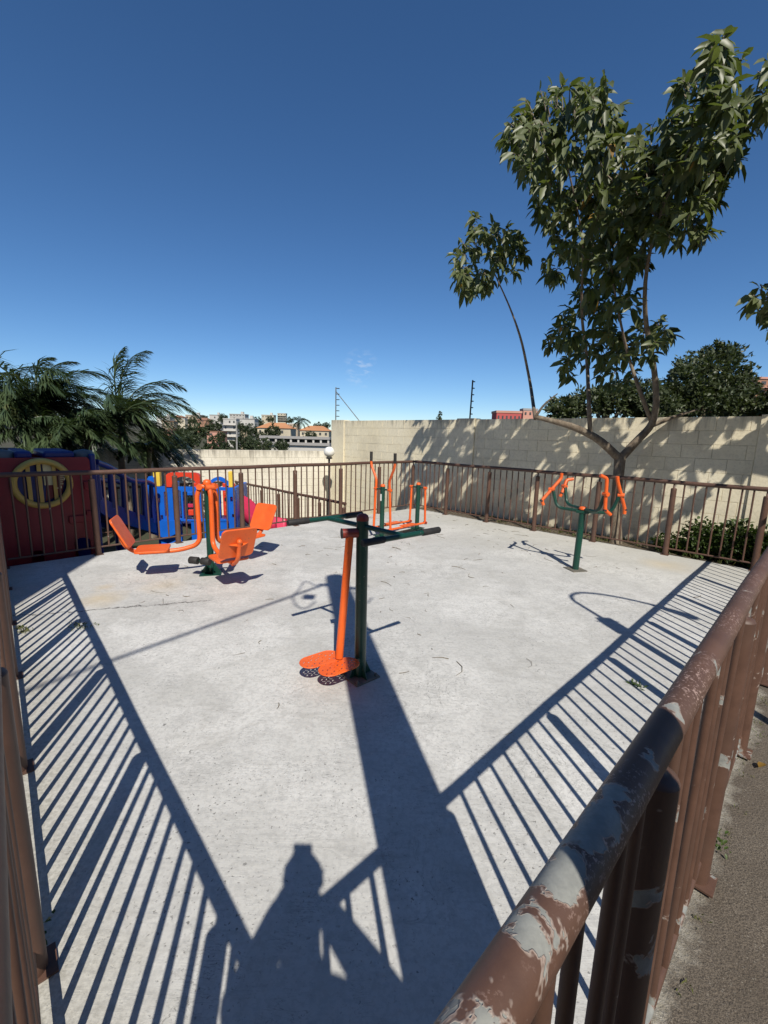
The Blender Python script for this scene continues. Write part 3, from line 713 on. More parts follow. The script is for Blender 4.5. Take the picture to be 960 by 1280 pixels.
# ------------------------------------------------------------------ play equipment
KD = kdir; KN = V(-kdir.y, kdir.x, 0)                 # along back-left railing; away from the yard
def rrect(x0, x1, y0, y1, r_):
    o = []
    for (cx, cy, a0) in ((x1-r_, y1-r_, 0), (x0+r_, y1-r_, 90), (x0+r_, y0+r_, 180), (x1-r_, y0+r_, 270)):
        for k in range(5): q = R(a0+22.5*k); o.append((cx+r_*math.cos(q), cy+r_*math.sin(q)))
    return o
def playhouse():
    o = B+KN*.32; o.z = LOW
    def s_at(px):    # distance along the panel for an image column
        d = ray(px, 600); a = V(d.x, d.y, 0); n_ = KN; k = n_.dot(o)/n_.dot(a); return (a*k-o).dot(KD)
    t = thing('playhouse', 'dark red plastic playhouse with yellow ringed round window, in shade at left', 'playhouse', o)
    s1 = s_at(114); s0 = s1-2.75; T = 2.13
    sc = s_at(52.5); zc = 1.66-(607.4-534)/545*5.25-LOW
    def circ(r_, n=40): return [(sc+r_*math.cos(2*math.pi*i/n), zc+r_*math.sin(2*math.pi*i/n)) for i in range(n)]
    d0, d1 = s_at(85), s_at(106); e0, e1 = s_at(28), s_at(45)
    def arch(x0, x1, y0, y1):
        return [(x0, y0), (x1, y0)]+[((x0+x1)/2+(x1-x0)/2*math.cos(a), y1+(x1-x0)/2*.6*math.sin(a)) for a in [math.pi*i/10 for i in range(11)]]
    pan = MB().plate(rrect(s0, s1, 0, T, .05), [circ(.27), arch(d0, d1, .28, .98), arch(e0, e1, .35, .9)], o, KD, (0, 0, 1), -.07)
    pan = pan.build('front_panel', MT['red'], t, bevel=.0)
    # ring, bars
    q = o+KD*sc+V(0, 0, zc)-KN*.02
    ring = [q+KD*math.cos(2*math.pi*i/40)*.285+V(0, 0, 1)*math.sin(2*math.pi*i/40)*.285 for i in range(41)]
    MB().tube(ring, .038, 10, caps=False).build('window_ring', MT['emblem'], t)
    MB().plate([(.27*math.cos(2*math.pi*i/32), .27*math.sin(2*math.pi*i/32)) for i in range(32)], [], q+KN*.075, KD, (0, 0, 1), -.01).build('window_back', MT['blue_dark'], t)
    MB().plate([(.02, -.24), (.20, -.15), (.24, .05), (.16, .19), (.05, .05)], [], q+KN*.062, KD, (0, 0, 1), -.01).build('window_red_shape', MT['red'], t)
    for (dx, w_) in ((-.13, .032), (-.02, .032), (.13, .03)):
        hh = math.sqrt(.27**2-dx**2)
        MB().obox(q+KD*dx+KN*.03, KD, KN, (0, 0, 1), w_*1.3, .03, hh*2).build('window_bar', MT['emblem'], t)
    MB().obox(q+KD*.07+KN*.05+V(0, 0, .11), KD, KN, (0, 0, 1), .10, .02, .28).build('inner_panel', MT['cream_pl'], t, bevel=.008)
    lt = MB()                                           # worn raised letters down the right side of the ring
    for k, (w_, h_) in enumerate(((.05, .016), (.05, .016), (.05, .016), (.05, .016))):
        z = .09-.052*k; cpos = q+KD*(.215-.02*abs(k-.5))+V(0, 0, z)-KN*.012
        lt.obox(cpos, KD, KN, (0, 0, 1), .055, .006, .010); lt.obox(cpos+KD*(.022 if k % 2 else -.022)+V(0, 0, .013), KD, KN, (0, 0, 1), .010, .006, .028)
        if k in (1, 2): lt.obox(cpos+V(0, 0, .026), KD, KN, (0, 0, 1), .045, .006, .009)
    lt.build('lettering', MT['cream_pl'], t)
    MB().obox(o+KD*((d0+d1)/2+.0)+V(0, 0, 1.30)-KN*.014, KD, KN, (0, 0, 1), .26, .03, .10).build('moulded_ledge', MT['red'], t, bevel=.01)
    for zz in (.55, 1.35, 1.75): MB().obox(o+KD*(s1-.06)+V(0, 0, zz)-KN*.012, KD, KN, (0, 0, 1), .07, .03, .11).build('moulded_catch', MT['red'], t, bevel=.01)
    # rear walls, roof panels, corner
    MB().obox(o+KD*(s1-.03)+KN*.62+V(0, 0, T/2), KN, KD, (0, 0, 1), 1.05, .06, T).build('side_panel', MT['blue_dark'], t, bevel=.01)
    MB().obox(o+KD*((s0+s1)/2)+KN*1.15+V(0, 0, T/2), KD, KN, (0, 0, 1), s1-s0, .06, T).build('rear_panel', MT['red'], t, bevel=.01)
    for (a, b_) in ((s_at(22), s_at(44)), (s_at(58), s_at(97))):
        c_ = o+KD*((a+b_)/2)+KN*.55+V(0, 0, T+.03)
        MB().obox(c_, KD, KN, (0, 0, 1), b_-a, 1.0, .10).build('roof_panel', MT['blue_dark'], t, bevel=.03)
    for px in (8, 111):
        MB().lathe(o+KD*s_at(px)+KN*.2+V(0, 0, T-.06), [(.13, 0), (.13, .09), (.10, .14), (.0005, .16)], 20).build('roof_knob', MT['greydome'], t)
    MB().obox(o+KD*(s1+.035)+KN*.12+V(0, 0, T/2+.02), KD, KN, (0, 0, 1), .07, .26, T+.04).build('corner_post', MT['blue_dark'], t, bevel=.02)
playhouse()
def stair_bridge():
    p0 = at(122, 600, 6.05); p1 = at(193, 620, 7.75); p0.z = LOW; p1.z = LOW
    t = thing('plastic_slide', 'navy blue plastic slide with slotted side panels between playhouse and play tower', 'slide', p0)
    u = (p1-p0); L = u.length; u.normalize(); n = V(-u.y, u.x, 0); Z = V(0, 0, 1)
    za0, za1 = 1.20, .66; zb0, zb1 = .58, -.12
    def zz(a, b, s): return a+(b-a)*(s**.85)
    for side in (0, .5):
        o = n*side; K = 12
        topc = [p0+o+u*L*i/K+Z*(zz(za0, za1, i/K)-LOW+.035*math.sin(i/K*9.0)) for i in range(K+1)]
        MB().tube(topc, .042, 12).build('side_rail', MT['blue_dark'], t)
        b = MB()
        for i in range(K):
            s_a, s_b = i/K, (i+1)/K
            for w_ in (0, .05):
                pass
            A0 = p0+o+u*L*s_a; A1 = p0+o+u*L*s_b
            z0a, z0b = zz(zb0, zb1, s_a)-LOW, zz(zb0, zb1, s_b)-LOW
            q = [A0+Z*(z0a-.10), A1+Z*(z0b-.10), A1+Z*(z0b+.16), A0+Z*(z0a+.16)]
            for k in (q, [x+n*.05 for x in reversed(q)]): b.quad(*k)
            b.quad(q[3], q[2], q[2]+n*.05, q[3]+n*.05); b.quad(q[1], q[0], q[0]+n*.05, q[1]+n*.05)
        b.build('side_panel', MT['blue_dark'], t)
        for s_ in (.02, .22, .42, .62, .80, .97):
            A0 = p0+o+u*L*s_+n*.025
            MB().tube([A0+Z*(zz(zb0, zb1, s_)-LOW+.1), A0+Z*(zz(za0, za1, s_)-LOW)], [.05, .038], 10).build('upright', MT['blue_dark'], t)
    b = MB(); K = 10
    for i in range(K):
        s_a, s_b = i/K, (i+1)/K; A0 = p0+u*L*s_a; A1 = p0+u*L*s_b; za_, zb_ = zz(zb0, zb1, s_a)-LOW, zz(zb0, zb1, s_b)-LOW
        b.quad(A0+Z*za_+n*.05, A1+Z*zb_+n*.05, A1+Z*zb_+n*.5, A0+Z*za_+n*.5); b.quad(A0+Z*(za_-.03)+n*.5, A1+Z*(zb_-.03)+n*.5, A1+Z*(zb_-.03)+n*.05, A0+Z*(za_-.03)+n*.05)
    b.build('slide_bed', MT['blue_dark'], t)
    for s_ in (.1, .55):
        A0 = p0+u*L*s_+n*.27; MB().tube([A0, A0+Z*(zz(zb0, zb1, s_)-LOW)], .06, 12).build('support_leg', MT['blue_dark'], t)
stair_bridge()
def tower():
    Y0 = 7.95; x0 = at(193, 620, Y0).x; x1 = at(291, 620, Y0).x; x0b = at(178, 620, Y0).x
    t = thing('play_tower', 'bright blue plastic play tower with red arch and yellow corners beyond the railing', 'playground tower', V(x0, Y0, LOW))
    u = V(1, .10, 0).normalized(); n = V(-u.y, u.x, 0); Z = V(0, 0, 1); W_ = x1-x0; o = V(x0, Y0, LOW)
    def zp(py, px=240): return 1.66-(py-539)/545*Y0-LOW
    zt = zp(610); za = zp(591.5)
    def sx(px): return at(px, 640, Y0).x-x0
    # front panels with real slots
    def slot(px0, px1, py0, py1, r_=.03): a, b_ = sx(px0), sx(px1); c_, d_ = zp(py1), zp(py0); return rrect(a, b_, c_, d_, min(r_, (b_-a)*.45, (d_-c_)*.45))
    MB().plate(rrect(sx(196), sx(216), 0, zt, .02), [slot(205.5, 210, 616, 650), slot(198, 201, 625, 631, .008), slot(200, 203, 647, 654, .008)], o, u, Z, -.09).build('left_panel', MT['blue'], t, bevel=0)
    MB().plate(rrect(sx(283), sx(291), 0, zt, .02), [slot(285.5, 288.5, 622, 629, .008), slot(287, 289.5, 645, 650, .008)], o, u, Z, -.09).build('right_panel', MT['blue'], t)
    MB().plate(rrect(sx(216.5), sx(282.5), zp(655), zt, .02), [slot(222, 226, 614, 652), slot(228, 243, 616, 653, .02), slot(250, 254, 614, 652), slot(261, 265, 614, 650), slot(273, 281, 614, 652, .02)], o-n*.0, u, Z, -.07).build('front_panel', MT['blue'], t)
    for a in ((219, 224), (236, 243), (252, 258), (268, 281)): MB().obox(o+u*(sx((a[0]+a[1])/2))+n*.05+Z*(zp(655)/2), u, n, Z, sx(a[1])-sx(a[0]), .08, zp(655)-.004).build('leg', MT['blue'], t, bevel=.01)
    def band(c, ra, rb, py_base):
        pl = [(sx(c)+ra*math.cos(a), zp(py_base)+rb*math.sin(a)) for a in [math.pi*i/16 for i in range(17)]]; return pl
    zb = zp(610)
    outer = [(sx(209), zb)]+[(sx(209), za-.07), (sx(212), za-.02), (sx(216), za)]+[(sx(244), za), (sx(248), za-.02), (sx(250), za-.07), (sx(250), zb)]
    inner = [(sx(246.5), zb)]+[((sx(216)+sx(246.5))/2+(sx(246.5)-sx(216))/2*math.cos(a), zb+.005+(za-zb-.075)*math.sin(a)) for a in [math.pi*i/14 for i in range(15)]]+[(sx(216), zb)]
    MB().plate(outer+inner, [], o-n*.02, u, Z, -.10).build('red_arch', MT['redlit'], t)
    outer = [(sx(256)+(sx(284)-sx(256))*i/14, zp(606)+.13*math.sin(math.pi*i/14)) for i in range(15)]; inner = [(x, y-.07) for x, y in reversed(outer)]
    MB().plate(outer+inner, [], o+n*.1, u, Z, -.08).build('blue_arch', MT['blue'], t)
    for (a, b_) in ((194, 202), (284, 289)): MB().obox(o+u*sx((a+b_)/2)+n*.05+Z*((zt+zp(589))/2), u, n, Z, sx(b_)-sx(a), .10, zp(589)-zt).build('corner_cap', MT['yellow'], t, bevel=.015)
    # rows of turning play cubes behind the opening
    cols = ['blue', 'yellow', 'pink', 'redlit']
    for (c0, c1) in ((228, 234.5), (237, 243.5), (274, 281)):
        for k, py in enumerate((621, 628.5, 637, 646.5)):
            MB().obox(o+u*sx((c0+c1)/2)+n*.30+Z*zp(py), u, n, Z, sx(c1)-sx(c0), .12, .075 if k < 3 else .11).build('play_cube', MT[cols[k] if c0 < 270 else ('redlit', 'cream_pl', 'redlit', 'redlit')[k]], t, bevel=.008)
    for px in (232, 240.5, 277.5): MB().tube([o+u*sx(px)+n*.30+Z*zp(655), o+u*sx(px)+n*.30+Z*zt], .018, 8).build('cube_axle', MT['steel'], t)
    # body behind
    for sgn, px in ((0, 197), (1, 289)): MB().obox(o+u*sx(px)+n*.62+Z*(zt/2), n, u, Z, .95, .06, zt-.02).build('side_panel', MT['blue'], t, bevel=.01)
    MB().obox(o+u*W_/2+n*.6+Z*(zp(662)), u, n, Z, W_-.1, .9, .06).build('deck', MT['blue_dark'], t)
    for px in (222, 262, 270): MB().obox(o+u*sx(px)+n*1.1+Z*(zt*.52), u, n, Z, .14, .06, zt*.9).build('rear_panel', MT['redlit'], t, bevel=.01)
    # stair post lit beside the tower
    b = MB().plate([(sx(181), zp(658)), (sx(196), zp(662)), (sx(196), zp(598)), (sx(190), zp(597)), (sx(186), zp(604)), (sx(180), zp(602))], [slot(185.5, 189, 630, 637, .008)], o-u*.004-n*.03, u, Z, -.12); b.build('stair_side', MT['blue'], t)
    MB().plate([(sx(180), zp(655)), (sx(226), zp(652)), (sx(224), zp(668)), (sx(208), zp(676)), (sx(186), zp(668))], [], o-n*.12, u, Z, -.05).build('step_panel', MT['blue'], t)
tower()
def red_slide():
    pts = [at(293, 628, 8.6), at(305, 634, 8.7), at(320, 648, 8.8), at(335, 656, 8.9), at(352, 659, 9.0)]
    t = thing('red_slide', 'pinkish red plastic slide chute at the right of the play tower', 'slide', V(pts[-1].x, pts[-1].y, LOW))
    K = 16; P = []
    for i in range(K+1):
        f = i/K*(len(pts)-1); j = min(int(f), len(pts)-2); w = f-j; P.append(pts[j]*(1-w)+pts[j+1]*w)
    prof = [(-.26, .20), (-.24, .22), (-.21, .20), (-.19, .02), (.19, .02), (.21, .20), (.24, .22), (.26, .20), (.24, -.03), (-.24, -.03)]
    b = MB()
    for p_ in P:
        for (x, z) in prof: b.v.append((p_.x+.25*x, p_.y+x, p_.z+z-.08))
    n = len(prof)
    for i in range(K):
        for j in range(n): b.f.append((i*n+j, i*n+(j+1) % n, (i+1)*n+(j+1) % n, (i+1)*n+j)); b.sm.append(True); b.mi.append(0)
    b.f.append(tuple(range(n))); b.f.append(tuple(reversed(range(K*n, K*n+n)))); b.sm += [False]*2; b.mi += [0]*2
    b.build('chute', MT['pink'], t)
    for i in (2, 9, 15): MB().tube([V(P[i].x, P[i].y, LOW), P[i]+V(0, 0, -.1)], .05, 12).build('support_leg', MT['pink'], t)
    MB().obox(P[0]+V(-.05, .1, -.05), (1, .2, 0), (-.2, 1, 0), (0, 0, 1), .12, .6, .5).build('entry_panel', MT['pink'], t, bevel=.03)
red_slide()

# ------------------------------------------------------------------ foliage helpers
def leaf(b, p, d, nrm_, L, Wd_, droop=.25, fold=.25, mi=0):
    d = d.normalized(); s = d.cross(nrm_)
    if s.length < 1e-4: s = d.orthogonal()
    s.normalize(); n = s.cross(d).normalized()
    def c(t): return p + d*(L*t) - V(0, 0, 1)*(droop*L*t*t)
    k = len(b.v); h = n*(Wd_*fold)
    b.v += [tuple(q) for q in (c(0), c(.33), c(.7), c(1), c(.33)-s*Wd_*.5+h, c(.7)-s*Wd_*.40+h, c(.33)+s*Wd_*.5+h, c(.7)+s*Wd_*.40+h)]
    for f in ((0, 1, 4), (1, 2, 5, 4), (2, 3, 5), (0, 6, 1), (1, 6, 7, 2), (2, 7, 3)):
        b.f.append(tuple(k+i for i in f)); b.sm.append(True); b.mi.append(mi)
def rdir():
    while True:
        q = V(rnd(-1, 1), rnd(-1, 1), rnd(-1, 1))
        if .05 < q.length < 1: return q.normalized()
def quadleaf(b, p, d, L, W_, mi=0):
    s = d.cross(rdir()); s.normalize(); n = s.cross(d)
    k = len(b.v); b.v += [tuple(q) for q in (p, p+d*L*.5-s*W_*.5+n*L*.06, p+d*L, p+d*L*.5+s*W_*.5+n*L*.06)]
    b.f.append((k, k+1, k+2, k+3)); b.sm.append(True); b.mi.append(mi)

# ------------------------------------------------------------------ the big-leaved tree between railing and wall
def slant(px, py, zl):
    """point on the ray of an image column whose sun shadow falls on the tall wall at height zl"""
    d = ray(px, py); nd = nrm.x*d.x+nrm.y*d.y; k = 1/(nrm.x*SX+nrm.y*SY)
    t = (zl-EYE+k*W0)/(d.z+k*nd); return V(0, 0, EYE)+d*t
def make_tree(name, label, trunk, branches, clumps, nsingle, lens=(.13, .23)):
    t = thing(name, label, 'tree', trunk[0][0])
    MB().tube([q for q, r_ in trunk], [r_ for q, r_ in trunk], 16).build('trunk', MT['bark'], t)
    for br in branches:
        pts = fillet([q for q, r_ in br], .3, 3); K = len(pts); rs = [br[0][1]+(br[-1][1]-br[0][1])*i/(K-1) for i in range(K)]
        MB().tube(pts, rs, 10).build('branch', MT['bark'], t)
    leaves = []; tw = MB()
    for (px, py, rx, ry, zl0, zl1, nt, anchor) in clumps:
        cen = slant(px, py, 2.4)
        for _ in range(nt):
            while True:
                a, b_ = rnd(-1, 1), rnd(-1, 1)
                if a*a+b_*b_ < 1: break
            p_ = slant(px+a*rx, py+b_*ry, rnd(-.3, 2.3) if random.random() < .25 else rnd(2.3, 5.6))
            an = anchor if anchor is not None else cen
            root = p_+(an-p_)*.25+V(0, 0, -.05)
            out = (p_-cen); out = out.normalized() if out.length > .01 else rdir()
            tw.tube([root, (root+p_)/2+V(0, 0, .03), p_], [.008, .006, .004], 5, caps=False)
            for k in range(random.randint(6, 9)):
                q = p_ + (root-p_)*rnd(0, .6) + rdir()*.02
                d = (rdir()*.9+out*.55+V(0, 0, rnd(-.75, .25)))
                L = rnd(*lens); leaves.append((q, d.normalized(), L, L*rnd(.36, .46), rnd(.15, .5)))
    tw.build('twigs', MT['bark'], t)['kind'] = 'stuff'
    eye = V(0, 0, EYE)
    leaves.sort(key=lambda q: (q[0]-eye).length + (0 if 0 < (q[0].x/q[0].y+.9)/1.8 < 1 else 50))
    protos = []
    for k in range(6):
        b = MB(); leaf(b, V(0, 0, 0), V(0, 1, 0), V(0, 0, 1), .2, .2*rnd(.36, .46), rnd(.1, .35), rnd(.12, .3)); protos.append(b.mesh('leaf', MT['leaf']))
    oldm = MB(); leaf(oldm, V(0, 0, 0), V(0, 1, 0), V(0, 0, 1), .2, .085, .3, .2); oldm = oldm.mesh('leaf', MT['leafold'])
    tl = V(*t.location)
    for i, (q, d, L, W_, dr) in enumerate(leaves[:nsingle]):
        o = bpy.data.objects.new('leaf', oldm if random.random() < .012 else protos[i % 6]); COL.objects.link(o); o.parent = t
        o.rotation_mode = 'QUATERNION'; n0 = V(.1, -.65, .75)+rdir()*.55; xs = d.cross(n0).normalized(); zs = xs.cross(d).normalized(); o.rotation_quaternion = Matrix(((xs.x, d.x, zs.x), (xs.y, d.y, zs.y), (xs.z, d.z, zs.z))).to_quaternion(); o.location = q-tl; o.scale = (L/.2,)*3
    b = MB()
    for (q, d, L, W_, dr) in leaves[nsingle:]:
        leaf(b, q, d, V(.1, -.65, .75)+rdir()*.55, L, W_, dr, rnd(.1, .3), 1 if random.random() < .008 else 0)
    b.build('foliage', [MT['leaf'], MT['leafold']], t)['kind'] = 'stuff'
    return t
tb = V(3.90, 7.05, -.03)
fk = at(775, 574, 7.08)
trunk = [(tb, .115), (tb+V(.01, .0, .12), .092), (at(769, 640, 7.06), .080), (at(772, 605, 7.07), .078), (fk, .085), (fk+V(.02, 0, .1), .05)]
S_ = slant
br = [
 [(fk, .066), (at(748, 548, 7.05), .058), (at(716, 533, 7.0), .050), (at(690, 526, 6.95), .044), (at(669, 521, 6.9), .036)],
 [(at(669, 523, 6.9), .030), (S_(663, 480, 1.9), .026), (S_(652, 425, 1.6), .022), (S_(638, 385, 1.4), .018), (S_(615, 335, 1.3), .010)],
 [(at(669, 522, 6.9), .022), (at(680, 505, 6.8), .016), (at(697, 492, 6.7), .008)],
 [(fk, .066), (at(797, 550, 7.05), .056), (at(815, 532, 7.0), .050), (at(821, 505, 6.85), .044), (S_(818, 460, 1.8), .036), (S_(806, 400, 1.6), .030), (S_(806, 345, 1.4), .026), (S_(822, 270, 1.3), .020), (S_(870, 170, 1.2), .012)],
 [(at(815, 532, 7.0), .036), (at(845, 520, 6.95), .026), (at(872, 512, 6.9), .014)],
 [(at(816, 531, 7.0), .034), (at(800, 490, 6.85), .028), (S_(785, 445, 1.8), .024), (S_(775, 400, 1.5), .018), (S_(765, 345, 1.5), .010)],
 [(at(738, 545, 7.04), .036), (at(736, 505, 6.95), .030), (S_(734, 450, 1.8), .026), (S_(726, 390, 1.5), .022), (S_(730, 300, 1.4), .018), (S_(710, 210, 1.3), .010)],
 [(S_(822, 270, 1.3), .018), (S_(780, 240, 1.4), .012), (S_(750, 210, 1.5), .007)],
 [(S_(868, 175, 1.2), .012), (S_(900, 110, 1.1), .009), (S_(908, 50, 1.0), .005)],
]
clumps = [
 (608, 318, 44, 42, -.3, 3.9, 57, S_(615, 335, 1.3)), (588, 345, 26, 22, -.3, 3.9, 16, S_(615, 335, 1.3)), (648, 300, 12, 26, -.3, 3.9, 7, None), (598, 275, 12, 10, -.3, 3.9, 5, None),
 (700, 150, 66, 46, -.3, 3.9, 87, S_(710, 215, 1.3)), (660, 175, 36, 42, -.3, 3.9, 38, S_(700, 210, 1.3)), (752, 130, 30, 34, -.3, 3.9, 27, None), (715, 215, 50, 44, -.3, 3.9, 57, None), (672, 225, 22, 36, -.3, 3.9, 17, None), (690, 262, 24, 22, -.3, 3.9, 10, None),
 (735, 290, 46, 38, -.3, 3.9, 48, S_(735, 310, 1.3)), (700, 325, 24, 26, -.3, 3.9, 16, S_(730, 310, 1.3)), (785, 285, 40, 40, -.3, 3.9, 42, None),
 (840, 225, 70, 50, -.3, 3.9, 94, S_(830, 260, 1.2)), (900, 200, 36, 44, -.3, 3.9, 42, S_(860, 200, 1.2)), (850, 280, 36, 28, -.3, 3.9, 27, None), (820, 180, 32, 30, -.3, 3.9, 22, None),
 (885, 120, 40, 42, -.3, 3.9, 39, S_(895, 120, 1.1)), (905, 65, 24, 32, -.3, 3.9, 17, S_(905, 70, 1.0)), (860, 160, 30, 36, -.3, 3.9, 22, None), (925, 150, 20, 26, -.3, 3.9, 10, None),
 (772, 205, 36, 50, -.3, 3.9, 34, None), (800, 255, 40, 36, -.3, 3.9, 30, None), (745, 240, 36, 40, -.3, 3.9, 26, None), (775, 325, 44, 28, -.3, 3.9, 26, None),
 (760, 365, 48, 34, -.3, 3.9, 48, S_(760, 360, 1.5)), (735, 405, 44, 34, -.3, 3.9, 38, S_(730, 400, 1.5)), (700, 425, 18, 14, -.3, 3.9, 8, None), (715, 460, 24, 18, -.3, 3.9, 10, None), (758, 440, 34, 22, -.3, 3.9, 17, None), (800, 430, 34, 22, -.3, 3.9, 22, S_(806, 400, 1.6)), (825, 415, 18, 16, -.3, 3.9, 9, None), (775, 470, 26, 14, -.3, 3.9, 9, None),
]
make_tree('broadleaf_tree', 'tall forked broadleaf tree with large glossy leaves between railing and block wall', trunk, br, clumps, 300)
# a second tree outside the right edge: only the tips of its branches reach into view
t2 = C+wdir*8.9+nrm*.36; t2.z = -.02
br2 = [[(t2+V(0, 0, 1.5), .07), (S_(1040, 420, 1.5), .05), (S_(1010, 390, 1.3), .03), (S_(965, 380, 1.2), .012)], [(t2+V(0, 0, 1.6), .07), (S_(1110, 300, 1.5), .05), (S_(1060, 180, 1.3), .03), (S_(985, 115, 1.2), .012)]]
cl2 = [(951, 374, 18, 18, -.3, 3.7, 9, S_(965, 380, 1.2)), (1000, 390, 40, 40, -.3, 3.7, 37, None), (968, 108, 26, 34, -.3, 3.7, 26, S_(985, 115, 1.2)), (1040, 150, 60, 70, -.3, 3.7, 78, None), (1100, 260, 80, 70, -.3, 3.7, 101, None), (1090, 380, 60, 50, -.3, 3.7, 67, None), (1180, 200, 70, 90, -.3, 3.7, 78, None)]
make_tree('broadleaf_tree', 'broadleaf tree beyond the right edge, only branch tips showing in the sky', [(t2, .12), (t2+V(0, 0, .8), .10), (t2+V(.02, -.02, 1.7), .085)], br2, cl2, 90)

# ------------------------------------------------------------------ bushy trees behind the wall
def bushy(name, label, base, lobes, n, L=(.10, .2), mat='leafdark', trunk_r=.14):
    t = thing(name, label, 'tree', base)
    top = sum((V(*l[0]) for l in lobes), V(0, 0, 0))/len(lobes)
    MB().tube([base, (base+top)/2+V(.05, .05, 0), top], [trunk_r, trunk_r*.8, trunk_r*.4], 10).build('trunk', MT['bark'], t)
    b = MB(); vol = sum(l[1]**2 for l in lobes)
    for (c, r_, sz) in lobes:
        c = V(*c); k = int(n*r_*r_/vol)
        MB_t = MB().tube([top-(top-base)*.3, (top+c)/2, c], [trunk_r*.45, trunk_r*.3, trunk_r*.1], 6); MB_t.build('branch', MT['bark'], t)
        # small sprays of leaves spread unevenly over the lobe
        ns = max(6, k//14)
        for _ in range(ns):
            d = rdir(); rad = r_*(rnd(.35, 1.0)**.5)*(1+.18*math.sin(d.x*7+c.x)*math.cos(d.z*6+c.y)); q = c+V(d.x*rad, d.y*rad, d.z*rad*sz)
            for _ in range(14):
                dd = (rdir()+d*.7+V(0, 0, .15)).normalized(); quadleaf(b, q+rdir()*r_*.13, dd, rnd(*L), rnd(*L)*.5)
    b.build('crown', MT[mat], t)['kind'] = 'stuff'
    return t
def lobe(px, py, Y, rpx, sz=.85): q = at(px, py, Y); return ((q.x, q.y, q.z), rpx*Y/FPX, sz)
q = at(885, 560, 12.5)
bushy('bushy_tree', 'dense dark round-topped tree rising behind the wall at right', V(q.x, q.y, LOW), [lobe(890, 466, 12.5, 36), lobe(862, 478, 12.2, 28), lobe(915, 482, 12.4, 26), lobe(900, 448, 12.6, 20), lobe(880, 505, 12.2, 40, .5), lobe(930, 508, 12.1, 34, .6), lobe(840, 500, 12.3, 26)], 15000, (.08, .16))
q = at(775, 570, 12.0)
bushy('bushy_tree', 'lower spreading dark bush behind the wall under the forked tree', V(q.x, q.y, LOW), [lobe(800, 498, 12.0, 28, .7), lobe(768, 500, 12.1, 26, .7), lobe(735, 504, 12.0, 24, .7), lobe(706, 510, 12.0, 20, .7), lobe(820, 510, 11.9, 26, .6), lobe(695, 517, 11.9, 13, .7)], 9000, (.08, .16))
q = at(990, 560, 11)
bushy('bushy_tree', 'dark leafy bush behind the wall at the right picture edge', V(q.x, q.y, LOW), [lobe(962, 512, 11.5, 22, .6), lobe(1000, 500, 11, 34), lobe(1040, 480, 11, 40)], 4000, (.08, .16))
q = at(549.5, 530, 30)
bushy('conifer', 'tiny pointed conifer tip showing above the wall', V(q.x, q.y, LOW), [lobe(549.5, 527, 30, 4.5, 1.0), lobe(549.5, 521, 30, 3, 1.3), lobe(550, 517, 30, 1.6, 1.6)], 700, (.06, .14), trunk_r=.08)
# shrubs in the bed between railing and wall
def shrub(label, base, r_, h, n, mat='shrub', L=(.05, .10)):
    t = thing('shrub', label, 'shrub', base)
    for k in range(9):
        d = rdir(); d.z = abs(d.z)+.5; d.normalize(); tip = base+V(d.x*r_*.8, d.y*r_*.8, d.z*h*.8)
        MB().tube([base+V(d.x*.03, d.y*.03, 0), (base+tip)/2+V(0, 0, .06), tip], [.012, .009, .004], 6).build('stem', MT['bark'], t)
    b = MB()
    for _ in range(n//7):
        d = rdir(); rad = rnd(.25, 1)**.5
        q = base+V(d.x*r_*rad, d.y*r_*rad, h*.5+d.z*h*.5*rad)
        for k in range(7):
            dd = (rdir()+d*.5+V(0, 0, .2)).normalized(); l_ = rnd(*L); leaf(b, q+rdir()*.07, dd, V(0, 0, 1)+rdir()*.6, l_, l_*.5, .25, .2)
    b.build('foliage', MT[mat], t)['kind'] = 'stuff'
    return t
def bedp(px, off_): # point in the planting bed for an image column
    w = W0-off_; d = ray(px, 690); k = w/(nrm.x*d.x+nrm.y*d.y); q = V(0, 0, EYE)+d*k; return V(q.x, q.y, -.02)
shrub('leafy green shrub in the bed right of the fence post, against the shaded wall', bedp(872, .34), .26, .52, 1100)
shrub('taller leafy green shrub in the bed behind the railing at right', bedp(915, .34), .30, .60, 1500)
shrub('leafy green shrub at the right picture edge before the sunlit patch of wall', bedp(957, .36), .30, .52, 1400)
shrub('low weedy plant in the bed just right of the tree trunk', bedp(835, .40), .20, .26, 420)
for k, px in enumerate((990, 1030)): shrub(('leafy shrub in the bed just beyond the right picture edge', 'leafy shrub in the corner bed outside the picture at right')[k], bedp(px, .36), .28, .55, 900)
